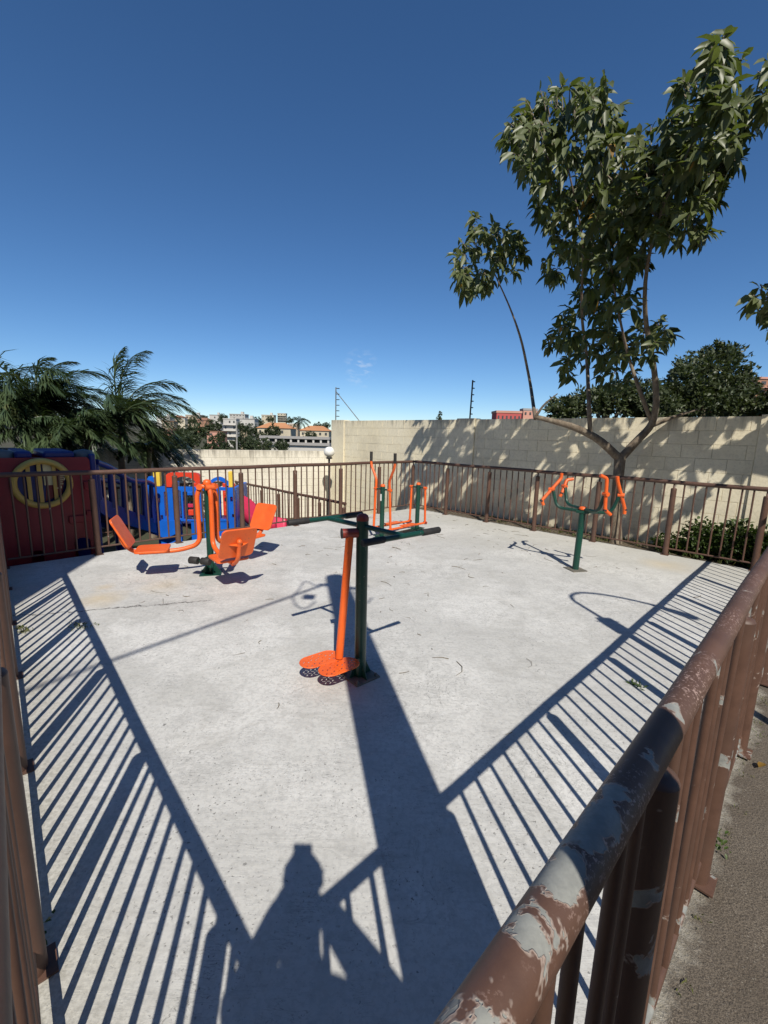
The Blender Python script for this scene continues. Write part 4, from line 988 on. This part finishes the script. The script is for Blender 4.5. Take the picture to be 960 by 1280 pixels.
# weeds and litter
def tufts():
    b = MB()
    spots = [(bedp(px, rnd(.1, .6)), .09, 16) for px in range(600, 960, 8)]
    for (c_, r_, n) in spots:
        for k in range(n):
            d = V(rnd(-1, 1), rnd(-1, 1), rnd(.8, 2.2)).normalized(); q = c_+V(rnd(-r_, r_), rnd(-r_, r_), .01); quadleaf(b, q, d, rnd(.05, .13), .012)
    o = b.build('bed_weeds', MT['weed']); tag(o, 'low grass and weeds growing along the foot of the block wall', 'weeds', kind='stuff')
    b = MB()
    for (x, y, r_, n) in ((-2.55, 3.42, .11, 90), (-2.93, 3.30, .06, 60), (-3.02, 3.36, .04, 40)):
        for k in range(n):
            d = V(rnd(-1, 1), rnd(-1, 1), rnd(.1, 1.2)).normalized(); q = V(x+random.gauss(0, r_*.5), y+random.gauss(0, r_*.35), .002); quadleaf(b, q, d, rnd(.012, .04), .007)
    o = b.build('crack_weeds', MT['weed']); tag(o, 'small grey green weeds sprouting from the crack beside the left railing', 'weeds', kind='stuff')
    b = MB()
    for s in [rnd(1.2, 4.5) for _ in range(18)]:
        c_ = A+(D-A).normalized()*s-V(-.698, .716, 0)*rnd(.03, .07); c_.z = -.012
        for k in range(9): d = V(rnd(-1, 1), rnd(-1, 1), rnd(.3, 1.6)).normalized(); quadleaf(b, c_+V(rnd(-.03, .03), rnd(-.03, .03), 0), d, rnd(.01, .028), .004)
    o = b.build('path_weeds', MT['weed']); tag(o, 'tiny weeds at the foot of the right foreground railing', 'weeds', kind='stuff')
    b = MB()
    for _ in range(150):
        u, v_ = rnd(.1, .97), rnd(.1, .97); p_ = A*(1-u)*(1-v_)+D*u*(1-v_)+B*(1-u)*v_+C*u*v_
        if random.random() < .55:
            u, v_ = rnd(.35, .97), rnd(.3, .97); p_ = A*(1-u)*(1-v_)+D*u*(1-v_)+B*(1-u)*v_+C*u*v_
        a = rnd(0, 6.28); L = rnd(.04, .26) if random.random() < .4 else rnd(.02, .08); d = V(math.cos(a), math.sin(a), 0); s = V(-d.y, d.x, 0); k_ = rnd(-.25, .25)*L
        z = V(0, 0, .005); r_ = rnd(.0012, .0032)
        b.tube([p_+z, p_+d*L*.35+s*k_+z*rnd(1, 2), p_+d*L*.7+s*k_+z, p_+d*L+z], [r_, r_, r_*.8, r_*.5], 4)
    o = b.build('dry_twigs', MT['twig']); tag(o, 'dry twigs and stalks littering the concrete slab', 'twigs', kind='stuff')
tufts()
bm_l = MB(); leaf(bm_l, V(0, 0, 0), V(0, 1, 0), V(0, 0, 1), .07, .035, .05, .2); fl = bm_l.mesh('dry_leaf', MT['leafold'])
for k, (x, y, lb) in enumerate(((1.13, 1.30, 'dry brown leaf by the nearest visible base plate of the right railing'), (2.05, 2.02, 'dry leaf beside the second base plate of the right railing'))):
    o = bpy.data.objects.new('dry_leaf', fl); COL.objects.link(o); o.location = (x, y, .004); o.rotation_euler = (.1, .12, k*2.1); tag(o, lb, 'leaf', 'fallen leaves')
b = MB(); c_ = atz(797, 858, 0)
for k in range(16): quadleaf(b, c_+V(rnd(-.03, .03), rnd(-.03, .03), .004), V(rnd(-1, 1), rnd(-1, 1), rnd(.05, .4)).normalized(), rnd(.03, .06), .014)
tag(b.build('weed', MT['shrub']), 'small dark weed in a slab crack among the railing shadows at right', 'weed', kind='stuff')
# weed plant by the left railing and by the right post
for (x, y, n, lb) in ((-1.12, 1.13, 60, 'small leafy weed at the foot of a left railing post'), (1.42, 1.52, 30, 'small green weed at the foot of the right railing')):
    b = MB()
    for k in range(n):
        q = V(x+random.gauss(0, .022), y+random.gauss(0, .022), rnd(0, .07)); leaf(b, q, rdir()+V(0, 0, .3), V(0, 0, 1), rnd(.012, .028), rnd(.008, .013))
    tag(b.build('weed', MT['shrub']), lb, 'weed', kind='stuff')

# ------------------------------------------------------------------ palms
def palm(label, base, crown, fronds, seed, mat='palm'):
    random.seed(seed)
    t = thing('palm_tree', label, 'palm', base, 'palms behind the play equipment')
    K = 8; pts = [base+(crown-base)*(i/K)+V(.05*math.sin(i*.9), 0, 0) for i in range(K+1)]
    MB().tube(pts, [.085-.03*i/K for i in range(K+1)], 12).build('trunk', MT['bark'], t)
    for (az, el, L, wind) in fronds:
        d0 = V(math.cos(az)*math.cos(el), math.sin(az)*math.cos(el), math.sin(el)); N = 26; p_ = crown.copy(); d = d0.copy(); P = [p_.copy()]
        for i in range(N):
            f = i/N; d = (d + V(.055*wind*f, .01*wind*f, -.052-.055*f)).normalized(); p_ = p_+d*(L/N); P.append(p_.copy())
        b = MB(); b.tube(P[::2], [.016*(1-i/14)+.003 for i in range(len(P[::2]))], 5, caps=False)
        for i in range(3, N+1):
            f = i/N; tg = (P[i]-P[i-1]).normalized(); s = tg.cross(V(0, 0, 1)); s = s.normalized() if s.length > .01 else V(1, 0, 0)
            ll = L*.30*(math.sin(math.pi*(f*.82+.14))**.7)
            for sg in (-1, 1):
                for h in (0, .33, .67):
                    q = P[i]-tg*(L/N*h)
                    ld = (s*sg*rnd(.45, 1.0)+tg*rnd(.35, 1.0)+V(.75*wind, .1*wind, -.35+rnd(-.3, .3))+rdir()*.3).normalized()
                    w_ = rnd(.010, .019); sd = ld.cross(V(0, .3, 1)).normalized()*w_; m1 = q+ld*ll*.55; e = m1+(ld+V(.25*wind, 0, -.5)).normalized()*ll*.45
                    k = len(b.v); b.v += [tuple(x) for x in (q-sd*.6, q+sd*.6, m1+sd, m1-sd, e)]
                    b.f += [(k, k+1, k+2, k+3), (k+3, k+2, k+4)]; b.sm += [True]*2; b.mi += [0]*2
        b.build('frond', MT[mat], t)
    return t
def fset(n, wind, L=(1.5, 2.2), lo=-.1, hi=1.2):
    return [(2*math.pi*k/n+rnd(-.2, .2), rnd(lo, hi), rnd(*L), wind*rnd(.8, 1.3)) for k in range(n)]
random.seed(21)
c1 = at(52, 510, 9.6); c2 = at(150, 522, 9.6); c3 = at(8, 512, 9.0)
palm('windblown palm with bent dark fronds, tall clump at far left', V(c1.x, c1.y, LOW), c1, fset(40, 1.1, (1.4, 2.1), .0, 1.1)+[(1.7, 1.45, 1.45, 1.3), (2.6, 1.3, 1.5, 1.3), (.2, 1.2, 1.8, .9)], 31)
random.seed(22)
palm('windblown palm with feathery fronds streaming right, left of the hillside town', V(c2.x, c2.y, LOW), c2, fset(24, .95, (1.2, 1.9), -.2, 1.15)+[(1.9, 1.42, 1.9, .75), (.9, 1.2, 1.8, .9), (.25, .85, 1.85, .7), (2.8, 1.45, 1.6, .8)], 32)
random.seed(23)
palm('windblown palm cut by the left picture edge behind the playhouse', V(c3.x-.5, c3.y, LOW), c3+V(-.5, 0, -.1), fset(24, 1.0, (1.4, 2.1), -.1, 1.3), 33)
random.seed(24)
c4 = at(108, 545, 8.9); c5 = at(185, 560, 9.9); c6 = at(60, 550, 8.7)
palm('low palm clump behind the navy slide, between the two taller palms', V(c4.x, c4.y, LOW), c4+V(0, 0, -.05), fset(16, .8, (.8, 1.2), .1, 1.2), 34)
palm('low drooping palm in front of the low cream wall above the play tower', V(c5.x, c5.y, LOW), c5+V(0, 0, .02), fset(11, .6, (.6, .9), -.2, .8), 35)
palm('low bushy palm directly behind the dark red playhouse', V(c6.x, c6.y, LOW), c6, fset(18, .8, (.9, 1.3), .1, 1.2), 36)
random.seed(99)

# ------------------------------------------------------------------ security-fence poles on the wall
def wall_pole(label, base, h, lean, n_ins, strut):
    t = thing('wall_pole', label, 'pole', base, 'electric fence poles on the wall'); top = base+V(lean*h, 0, h)
    MB().tube([base+V(0, 0, -.1), top], .017, 8).build('pole', MT['steel'] if strut else MT['blackiron'], t)
    for k in range(n_ins):
        q = base+(top-base)*(.12+.84*k/(n_ins-1)); u = wdir if strut else V(1, 0, 0)
        MB().tube([q, q+u*(.07 if strut else .02)], .006, 5).build('bracket', MT['steel'], t)
        MB().lathe(q+u*(.10 if strut else .03)+V(0, 0, -.012), [(.0005, 0), (.05 if strut else .03, .004), (.05 if strut else .03, .018), (.0005, .026)], 8, axis=(0, 0, 1)).build('insulator', MT['blackiron'], t)
    if strut: MB().tube([base+(top-base)*.86+wdir*.02, base+wdir*1.08+V(0, 0, -.02)], .012, 6).build('strut', MT['steel'], t)
b_ = wp(.05, .1, WTOP+.02); wall_pole('slim grey pole with insulators and slanting stay on the wall end', b_, at(414, 484, b_.y).z-b_.z, .0, 6, True)
b_ = wp(4.9, .1, WTOP+.02); wall_pole('thin dark pole with insulators standing on the wall left of the tree', b_, at(585, 475, b_.y).z-b_.z, .02, 6, False)

# ------------------------------------------------------------------ far town on the hillside
def house(name, label, px0, py0, px1, py1, Y, wall_m, roof='flat', floors=2, cols=3, roof_m='h_grey', depth=None, cat='house', yaw=.0, base_drop=5, win=True):
    a = at(px0, py1, Y); c_ = at(px1, py0, Y); W_ = c_.x-a.x; zt = at((px0+px1)/2, py0, Y).z; zb = at((px0+px1)/2, py1, Y).z; Dp = depth or W_*.8
    t = thing(name, label, cat, V((a.x+c_.x)/2, Y, zb), 'buildings of the far town')
    cx = (a.x+c_.x)/2; H_ = zt-zb; rh = 0
    if roof == 'hip': rh = H_*.42
    u = V(math.cos(yaw), math.sin(yaw), 0); n = V(-u.y, u.x, 0); ctr = V(cx, Y+Dp/2, 0)
    bt = zt-rh
    MB().obox(V(ctr.x, ctr.y, (bt+zb-base_drop)/2), u, n, (0, 0, 1), W_, Dp, bt-zb+base_drop).build('wall', MT[wall_m], t)
    if roof == 'flat':
        MB().obox(V(ctr.x, ctr.y, bt+.12), u, n, (0, 0, 1), W_*1.05, Dp*1.05, .3).build('roof', MT[roof_m], t)
        if W_ > 5: MB().obox(V(ctr.x, ctr.y, bt+.8)+u*W_*.22, u, n, (0, 0, 1), W_*.18, W_*.18, 1.2).build('water_tank', MT['h_white'], t)
    else:
        b = MB(); e = [ctr+u*W_*.54*i+n*Dp*.54*j+V(0, 0, bt) for i, j in ((-1, -1), (1, -1), (1, 1), (-1, 1))]; r0 = ctr-u*W_*.25+V(0, 0, zt); r1 = ctr+u*W_*.25+V(0, 0, zt)
        b.quad(e[0], e[1], r1, r0); b.quad(e[2], e[3], r0, r1); b.tri(e[1], e[2], r1); b.tri(e[3], e[0], r0); b.quad(e[3], e[2], e[1], e[0]); b.build('roof', MT[roof_m], t)
    if win:
        fh = (bt-zb)/floors; wm = None
        ww = min(W_/cols*.36, 1.5); wh = min(fh*.36, 1.2)
        wmsh = MB().obox((0, 0, 0), u, n, (0, 0, 1), ww, .12, wh).mesh('window', MT['glassdark'])
        slab = MB().obox((0, 0, 0), u, n, (0, 0, 1), W_*1.03, .9, .14).mesh('balcony_slab', MT[roof_m])
        for f in range(floors):
            for k in range(cols):
                if random.random() < .22: continue
                put('window', wmsh, t, V(ctr.x, ctr.y, zb+fh*(f+.55))-n*(Dp/2+.0)+u*((k+.5)/cols-.5)*W_)
            if f and floors > 2: put('balcony_slab', slab, t, V(ctr.x, ctr.y, zb+fh*f)-n*(Dp/2+.4))
    return t
HS = [
 ('house', 'weathered beige house at the left of the town, half behind a palm frond', 203, 527, 217, 540, 150, 'h_beige', 'flat', 2, 3, 'h_brownroof'),
 ('house', 'brown roofed brick house low on the hillside beside the palm', 206, 535, 221, 547, 140, 'h_brick', 'hip', 2, 3, 'h_brownroof'),
 ('house', 'yellow cream house near the top of the town, right of the palm', 222, 524, 231, 535, 165, 'h_cream', 'flat', 2, 2, 'h_white'),
 ('house', 'pale house with grey roof at the far left of the skyline', 196, 521, 212, 528, 190, 'h_white', 'flat', 2, 4, 'h_grey'),
 ('house', 'low brown roofed house on the skyline above the cream house', 214, 519, 228, 525, 200, 'h_beige', 'hip', 1, 3, 'h_brownroof'),
 ('house', 'long white house on the skyline left of the white block', 232, 519, 250, 525, 210, 'h_beige', 'flat', 1, 4, 'h_white'),
 ('house', 'brick house on the skyline above the big tree', 246, 522, 261, 530, 185, 'h_brick', 'hip', 2, 3, 'h_brownroof'),
 ('house', 'small white house on the skyline above the pink house', 262, 519, 275, 525, 215, 'h_white', 'flat', 1, 3, 'h_grey'),
 ('house', 'salmon pink house with two windows amid the trees', 259, 540, 278, 552, 120, 'h_pink', 'flat', 2, 2, 'h_brownroof'),
 ('apartment_block', 'white four storey block with balconies in the middle of the town', 280, 524, 295, 553, 135, 'h_white', 'flat', 4, 3, 'h_white'),
 ('house', 'white house on the skyline above the four storey block', 287, 518, 306, 524, 205, 'h_white', 'flat', 2, 5, 'h_white'),
 ('house', 'grey white terrace right of the four storey block', 297, 524, 318, 532, 160, 'h_white', 'flat', 2, 5, 'h_grey'),
 ('house', 'beige house below the grey white terrace', 297, 533, 309, 545, 140, 'h_beige', 'flat', 2, 3, 'h_white'),
 ('house', 'cream house on the skyline left of the tower', 327, 519, 342, 527, 230, 'h_cream', 'flat', 2, 4, 'h_white'),
 ('tower_block', 'pale cream tower block on the skyline above the orange roofs', 347, 517, 357, 528, 240, 'h_cream', 'flat', 4, 3, 'h_white'),
 ('villa', 'large villa with broad orange tiled roof, centre of the town', 322, 528, 363, 545, 110, 'h_cream', 'hip', 1, 6, 'h_tile'),
 ('villa', 'second orange tiled villa right of the far palm', 375, 532, 411, 547, 105, 'h_cream', 'hip', 1, 5, 'h_tile'),
 ('house', 'beige house between the two orange roofs', 361, 530, 372, 541, 150, 'h_beige', 'flat', 2, 2, 'h_white'),
 ('red_building', 'flat red building peeping over the wall left of the tree', 620, 516, 652, 530, 60, 'h_red', 'flat', 1, 6, 'h_pink'),
 ('house', 'small pinkish house over the wall at the foot of the thin branch', 653, 513, 672, 530, 62, 'h_pink', 'flat', 2, 3, 'h_grey'),
]
for h in HS: house(*h[:8], roof=h[8], floors=h[9], cols=h[10], roof_m=h[11], cat='building' if 'block' in h[0] or 'building' in h[0] else 'house')
house('brick_apartment_block', 'unfinished brick block with dark open floors above the bush at right edge', 938, 474, 1010, 530, 70, 'h_brick', 'flat', 5, 4, 'h_pink', cat='building')
def colonnade():
    Y = 62; x0 = at(324, 550, Y).x; x1 = at(412, 550, Y).x; z1 = at(370, 545.5, Y).z; zb = at(370, 553, Y).z; zc = at(370, 561, Y).z
    t = thing('colonnade', 'long white concrete gallery with columns just above the low wall', 'building', V((x0+x1)/2, Y, zc-4))
    for z, h in ((z1, .35), (zb, .4)): MB().box(x0, x1, Y, Y+4, z-h, z).build('slab', MT['h_grey'], t)
    MB().box(x0, x1, Y+3.6, Y+4, zb, z1-.36).build('back_wall', MT['glassdark'], t)
    MB().box(x0, x1, Y+.3, Y+4, zc-4, zb-.41).build('lower_wall', MT['h_white'], t)
    cm = MB().box(-.13, .13, -.13, .13, zb, z1-.355).mesh('column', MT['h_white'])
    for k in range(10): put('column', cm, t, V(x0+.2+(x1-x0-.4)*k/9, Y+.25, 0))
colonnade()
def fartree(label, px, py, rpx, Y, n=900, sz=.85):
    q = at(px, py, Y); base = V(q.x, q.y, q.z-rpx*Y/FPX*1.4)
    r_ = rpx*Y/FPX
    bushy('town_tree', label, base, [((q.x, q.y, q.z), r_, sz), ((q.x-r_*.6, q.y, q.z-r_*.3), r_*.7, sz), ((q.x+r_*.65, q.y-.3, q.z-r_*.25), r_*.65, sz), ((q.x+r_*.1, q.y-r_*.4, q.z-r_*.6), r_*.8, sz)], n*2, (r_*.16, r_*.32), 'fartree', r_*.06)['group'] = 'trees in the far town'
FT = [('tall green tree left of the pink house', 243, 538, 13, 100), ('big green tree below the yellow cream house', 232, 550, 13, 85), ('dark tree above the pink house', 267, 533, 9, 125), ('green tree below the pink house', 268, 558, 12, 80), ('tree at the foot of the four storey block', 306, 553, 13, 80),
      ('tree between the terrace and the orange villa', 315, 537, 8, 118), ('tree in front of the broad orange roof', 341, 538, 8, 95), ('tree below the colonnade on the left', 330, 556, 9, 56), ('tree before the colonnade slab', 352, 556, 8, 55), ('bush right of the far palm', 388, 545, 7, 95),
      ('tree low at the left of the town by the palm frond', 212, 556, 13, 80), ('tree at the skyline beside the tower block', 338, 523, 4, 225), ('skyline tree above the white terrace', 279, 522, 5, 190), ('skyline tree right of the tower block', 362, 525, 4, 230), ('distant tree at the right end of the town', 398, 532, 5, 250), ('distant tree before the wall end', 408, 531, 4, 260), ('tree behind the palm at the left of the town', 192, 545, 14, 90), ('tree low behind the low wall in mid picture', 288, 560, 10, 78), ('small tree before the grey white terrace', 303, 534, 6, 130), ('small tree left of the four storey block', 276, 545, 6, 118), ('small tree below the yellow cream house by the palm', 225, 539, 7, 125), ('round tree on the skyline left of the brick house', 240, 525, 5, 170), ('small tree in front of the cream skyline house', 322, 526, 6, 180), ('small tree below the left end of the orange villa', 327, 545, 6, 90), ('tree left of the white skyline house', 256, 523, 4, 200)]
for f in FT: fartree('green ' + f[0] if 'green' not in f[0] and 'dark' not in f[0] else f[0], *f[1:])
q = at(374, 528, 90); random.seed(5)
tp = palm('dark far palm rising between the two orange tiled roofs', V(q.x, q.y, q.z-6), q+V(0, 0, .2), [(2*math.pi*k/15+rnd(-.2, .2), rnd(-.3, 1.1), rnd(2.0, 2.9), .15) for k in range(15)], 44, 'fartree')
tp['group'] = 'trees in the far town'
q = at(296, 568, 30); qt = at(295.5, 527, 30)
t = thing('utility_pole', 'thin grey pole standing behind the low wall in front of the town', 'pole', V(q.x, q.y, LOW)); MB().tube([V(q.x, q.y, LOW), qt], [.07, .05], 8).build('pole', MT['concrete'], t)
MB().tube([qt, qt+V(.4, 0, .05)], .03, 6).build('arm', MT['steel'], t)

# ------------------------------------------------------------------ shadow casters standing around the camera, plus a block added against sky light
def power_pole():
    b0 = V(.497, .085, -.02); HH = 5.35
    t = thing('concrete_power_pole', 'tapered concrete power pole beside the photographer, casting the broad shadow', 'pole', b0)
    K = 8; tl = V(-.103, .0, 0)
    MB().tube([b0+V(0, 0, HH*i/K)+tl*(i/K) for i in range(K+1)], [.202-.082*i/K for i in range(K+1)], 24).build('shaft', MT['concrete'], t)
    top = b0+V(-.103, 0, HH)
    MB().tube([top+V(-.22, .05, -.35), top+V(.22, -.05, -.35)], .03, 8).build('cross_arm', MT['steel'], t)
    # cable loops hung from the arm
    for k, (dx, w_, dz) in enumerate(((-.30, .24, -.62), (.26, .15, -.45))):
        c0 = top+V(dx*.6, 0, -.25)
        loop = [c0+V(dx*.5+w_*.6*math.cos(a)*(1+.3*math.sin(2*a+k)), .05*math.sin(a), dz*.6+abs(dz)*.55*math.sin(a)*(1+.25*math.cos(3*a))) for a in [2*math.pi*i/26 for i in range(4, 24)]]
        MB().tube(loop, .010, 8, caps=False).build('cable_loop', MT['cable'], t)
    MB().obox(top+V(-.33, 0, -.72), (1, 0, 0), (0, 1, 0), (0, 0, 1), .12, .08, .07).build('splice_box', MT['cable'], t)
    for (d, L, lb, r_) in ((V(-.635, -.772, 0), 24, 'thick black cable running back from the power pole to the left', .019), (V(.25, -.95, 0), 24, 'thin black cable running straight back from the power pole', .011)):
        d.normalize(); pts = [top+V(0, 0, -.12)+d*(.1+L*i/20)+V(0, 0, -1.6*(i/20)*(1-i/20)*1.0) for i in range(21)]
        cb = MB().tube(pts, r_, 8).build('power_cable', MT['cable']); tag(cb, lb, 'cable', 'cables on the power pole')
power_pole()
def hook_lamp():
    b0 = V(2.56, 1.6, -.015); Z = V(0, 0, 1); s = V(1, 0, 0)
    t = thing('gooseneck_lamp', 'gooseneck path lamp just outside the right edge, casting the hooked shadow', 'lamp', b0)
    MB().tube([b0, b0+Z*2.25], .036, 14).build('pole', MT['blackiron'], t)
    MB().obox(b0+Z*2.37, (1, 0, 0), (0, 1, 0), Z, .15, .13, .26).build('junction_box', MT['blackiron'], t, bevel=.01)
    for sg in (-1, 1): MB().tube([b0+Z*2.5+s*sg*.0, b0+Z*2.46+s*sg*.11], .008, 6).build('bracket', MT['blackiron'], t)
    arch = [b0+Z*2.5, b0+Z*3.05+s*.0, b0+Z*3.22+s*.07, b0+Z*3.32+s*.22, b0+Z*3.30+s*.40, b0+Z*3.18+s*.60, b0+Z*2.98+s*.78]
    MB().tube(fillet(arch, .15, 4), .021, 10).build('arched_arm', MT['blackiron'], t)
    MB().lathe(b0+Z*2.99+s*.77, [(.022, 0), (.035, .06), (.05, .16), (.065, .30), (.06, .40), (.0005, .41)], 14, axis=(.42, 0, -.9)).build('lamp_head', MT['blackiron'], t)
hook_lamp()
def left_house():
    x1, y1 = -2.60, -.45
    t = thing('house', 'plain house standing off to the left whose shadow darkens the slab corner', 'house', V(x1-3, y1-3, 0))
    MB().box(x1-6, x1, y1-7, y1, -.1, 9.6).build('wall', MT['h_cream'], t)
    MB().box(x1-6.3, x1+.02, y1-7.3, y1+.02, 9.605, 9.8).build('roof', MT['h_grey'], t)
    for k in range(3):
        for f in range(3): w = MB().box(x1-5.2+k*1.7, x1-4.2+k*1.7, y1+.002, y1+.05, 1+f*2.9, 2.2+f*2.9).build('window', MT['glassdark'], t); MB().box(x1-5.3+k*1.7, x1-4.1+k*1.7, y1+.002, y1+.09, .9+f*2.9, .99+f*2.9).build('window_sill', MT['h_white'], w)
left_house()
def rear_sky_blocker():  # added building, never in view: cuts the sky light coming from behind the camera
    t = thing('apartment_block', 'unseen apartment block added behind the photographer to hold back sky light', 'building', V(2, -19, 0))
    MB().box(-16, 22, -26, -15, -.1, 12.5).build('wall', MT['h_beige'], t)
    MB().box(-16.3, 22.3, -26.3, -14.7, 12.505, 12.8).build('roof', MT['h_grey'], t)
    wm = MB().box(-.8, .8, 0, .06, 0, 1.3).mesh('window', MT['glassdark'])
    for k in range(11):
        for f in range(4): put('window', wm, t, V(-14.5+k*3.4, -14.998, 1.2+f*2.9))
rear_sky_blocker()
# ------------------------------------------------------------------ the photographer, whose shadow falls on the slab
def skin(name, joints, edges, mat, parent, root=0, sub=2):
    me = bpy.data.meshes.new(name); L = parent_world(parent)
    me.from_pydata([tuple(V(*j[0])-L) for j in joints], edges, []); o = bpy.data.objects.new(name, me); COL.objects.link(o); o.parent = parent
    md = o.modifiers.new('skin', 'SKIN'); md.use_smooth_shade = True
    for i, j in enumerate(joints):
        r_ = j[1]; sv = me.skin_vertices[0].data[i]; sv.radius = r_ if isinstance(r_, tuple) else (r_, r_); sv.use_root = (i == root)
    sd = o.modifiers.new('sub', 'SUBSURF'); sd.levels = sub; sd.render_levels = sub
    me.materials.append(mat); return o
def photographer():
    t = thing('person', 'photographer outside the railing corner holding a phone up, seen only as a shadow', 'person', V(.06, -.30, -.014))
    cloth = M('dark_shirt', (.06, .065, .08), None, 6, .9); skinm = M('skin_tone', (.36, .22, .15), None, 8, .55); hair = M('dark_hair', (.02, .016, .012), None, 30, .6); jean = M('blue_denim', (.05, .07, .12), None, 30, .9)
    J = [((.06, -.30, .93), (.17, .12)), ((.07, -.27, 1.12), (.23, .15)), ((.08, -.24, 1.28), (.23, .15)), ((.05, -.235, 1.36), (.11, .09)), ((.03, -.20, 1.43), .06), ((.01, -.16, 1.50), (.08, .09)), ((.01, -.15, 1.58), (.066, .08)),
         ((-.12, -.22, 1.34), .078), ((-.17, -.10, 1.20), .072), ((-.05, -.05, 1.50), .043),
         ((.24, -.23, 1.33), .078), ((.31, -.10, 1.17), .075), ((.06, -.05, 1.50), .042),
         ((-.03, -.32, .86), .10), ((-.05, -.30, .47), .07), ((-.06, -.33, .07), .048), ((-.07, -.20, .03), .035),
         ((.15, -.32, .86), .10), ((.17, -.30, .47), .07), ((.18, -.33, .07), .048), ((.19, -.20, .03), .035)]
    Ed = [(0, 1), (1, 2), (2, 3), (3, 4), (4, 5), (5, 6), (2, 7), (7, 8), (8, 9), (2, 10), (10, 11), (11, 12), (0, 13), (13, 14), (14, 15), (15, 16), (0, 17), (17, 18), (18, 19), (19, 20)]
    skin('body', J, Ed, cloth, t)
    for sg, wx, wz in ((-1, -.05, 1.52), (1, .06, 1.52)):
        HJ = [((wx, -.045, wz), .030), ((wx*.85, -.036, wz+.045), (.036, .02)), ((wx*.8, -.030, wz+.075), (.034, .018))]
        He = [(0, 1), (1, 2)]
        for k in range(4):
            i = len(HJ); zz = wz+.055+.02*k; HJ += [((wx*.72, -.020, zz), .0085), ((wx*.42, -.014, zz+.008), .008)]; He += [(2, i), (i, i+1)]
        i = len(HJ); HJ += [((wx*.62, -.030, wz+.03), .010), ((wx*.30, -.026, wz+.065), .009)]; He += [(1, i), (i, i+1)]
        skin('hand', HJ, He, skinm, t, 0, 1)
    MB().ball((.01, -.16, 1.565), .090, 12, 1.05).build('hair', hair, t)
    ph = MB().box(-.038, .038, -.014, -.005, 1.525, 1.682).build('phone', MT['blackgrip'], None, bevel=.003); tag(ph, 'smartphone held up by the photographer at the camera position', 'phone')
photographer()
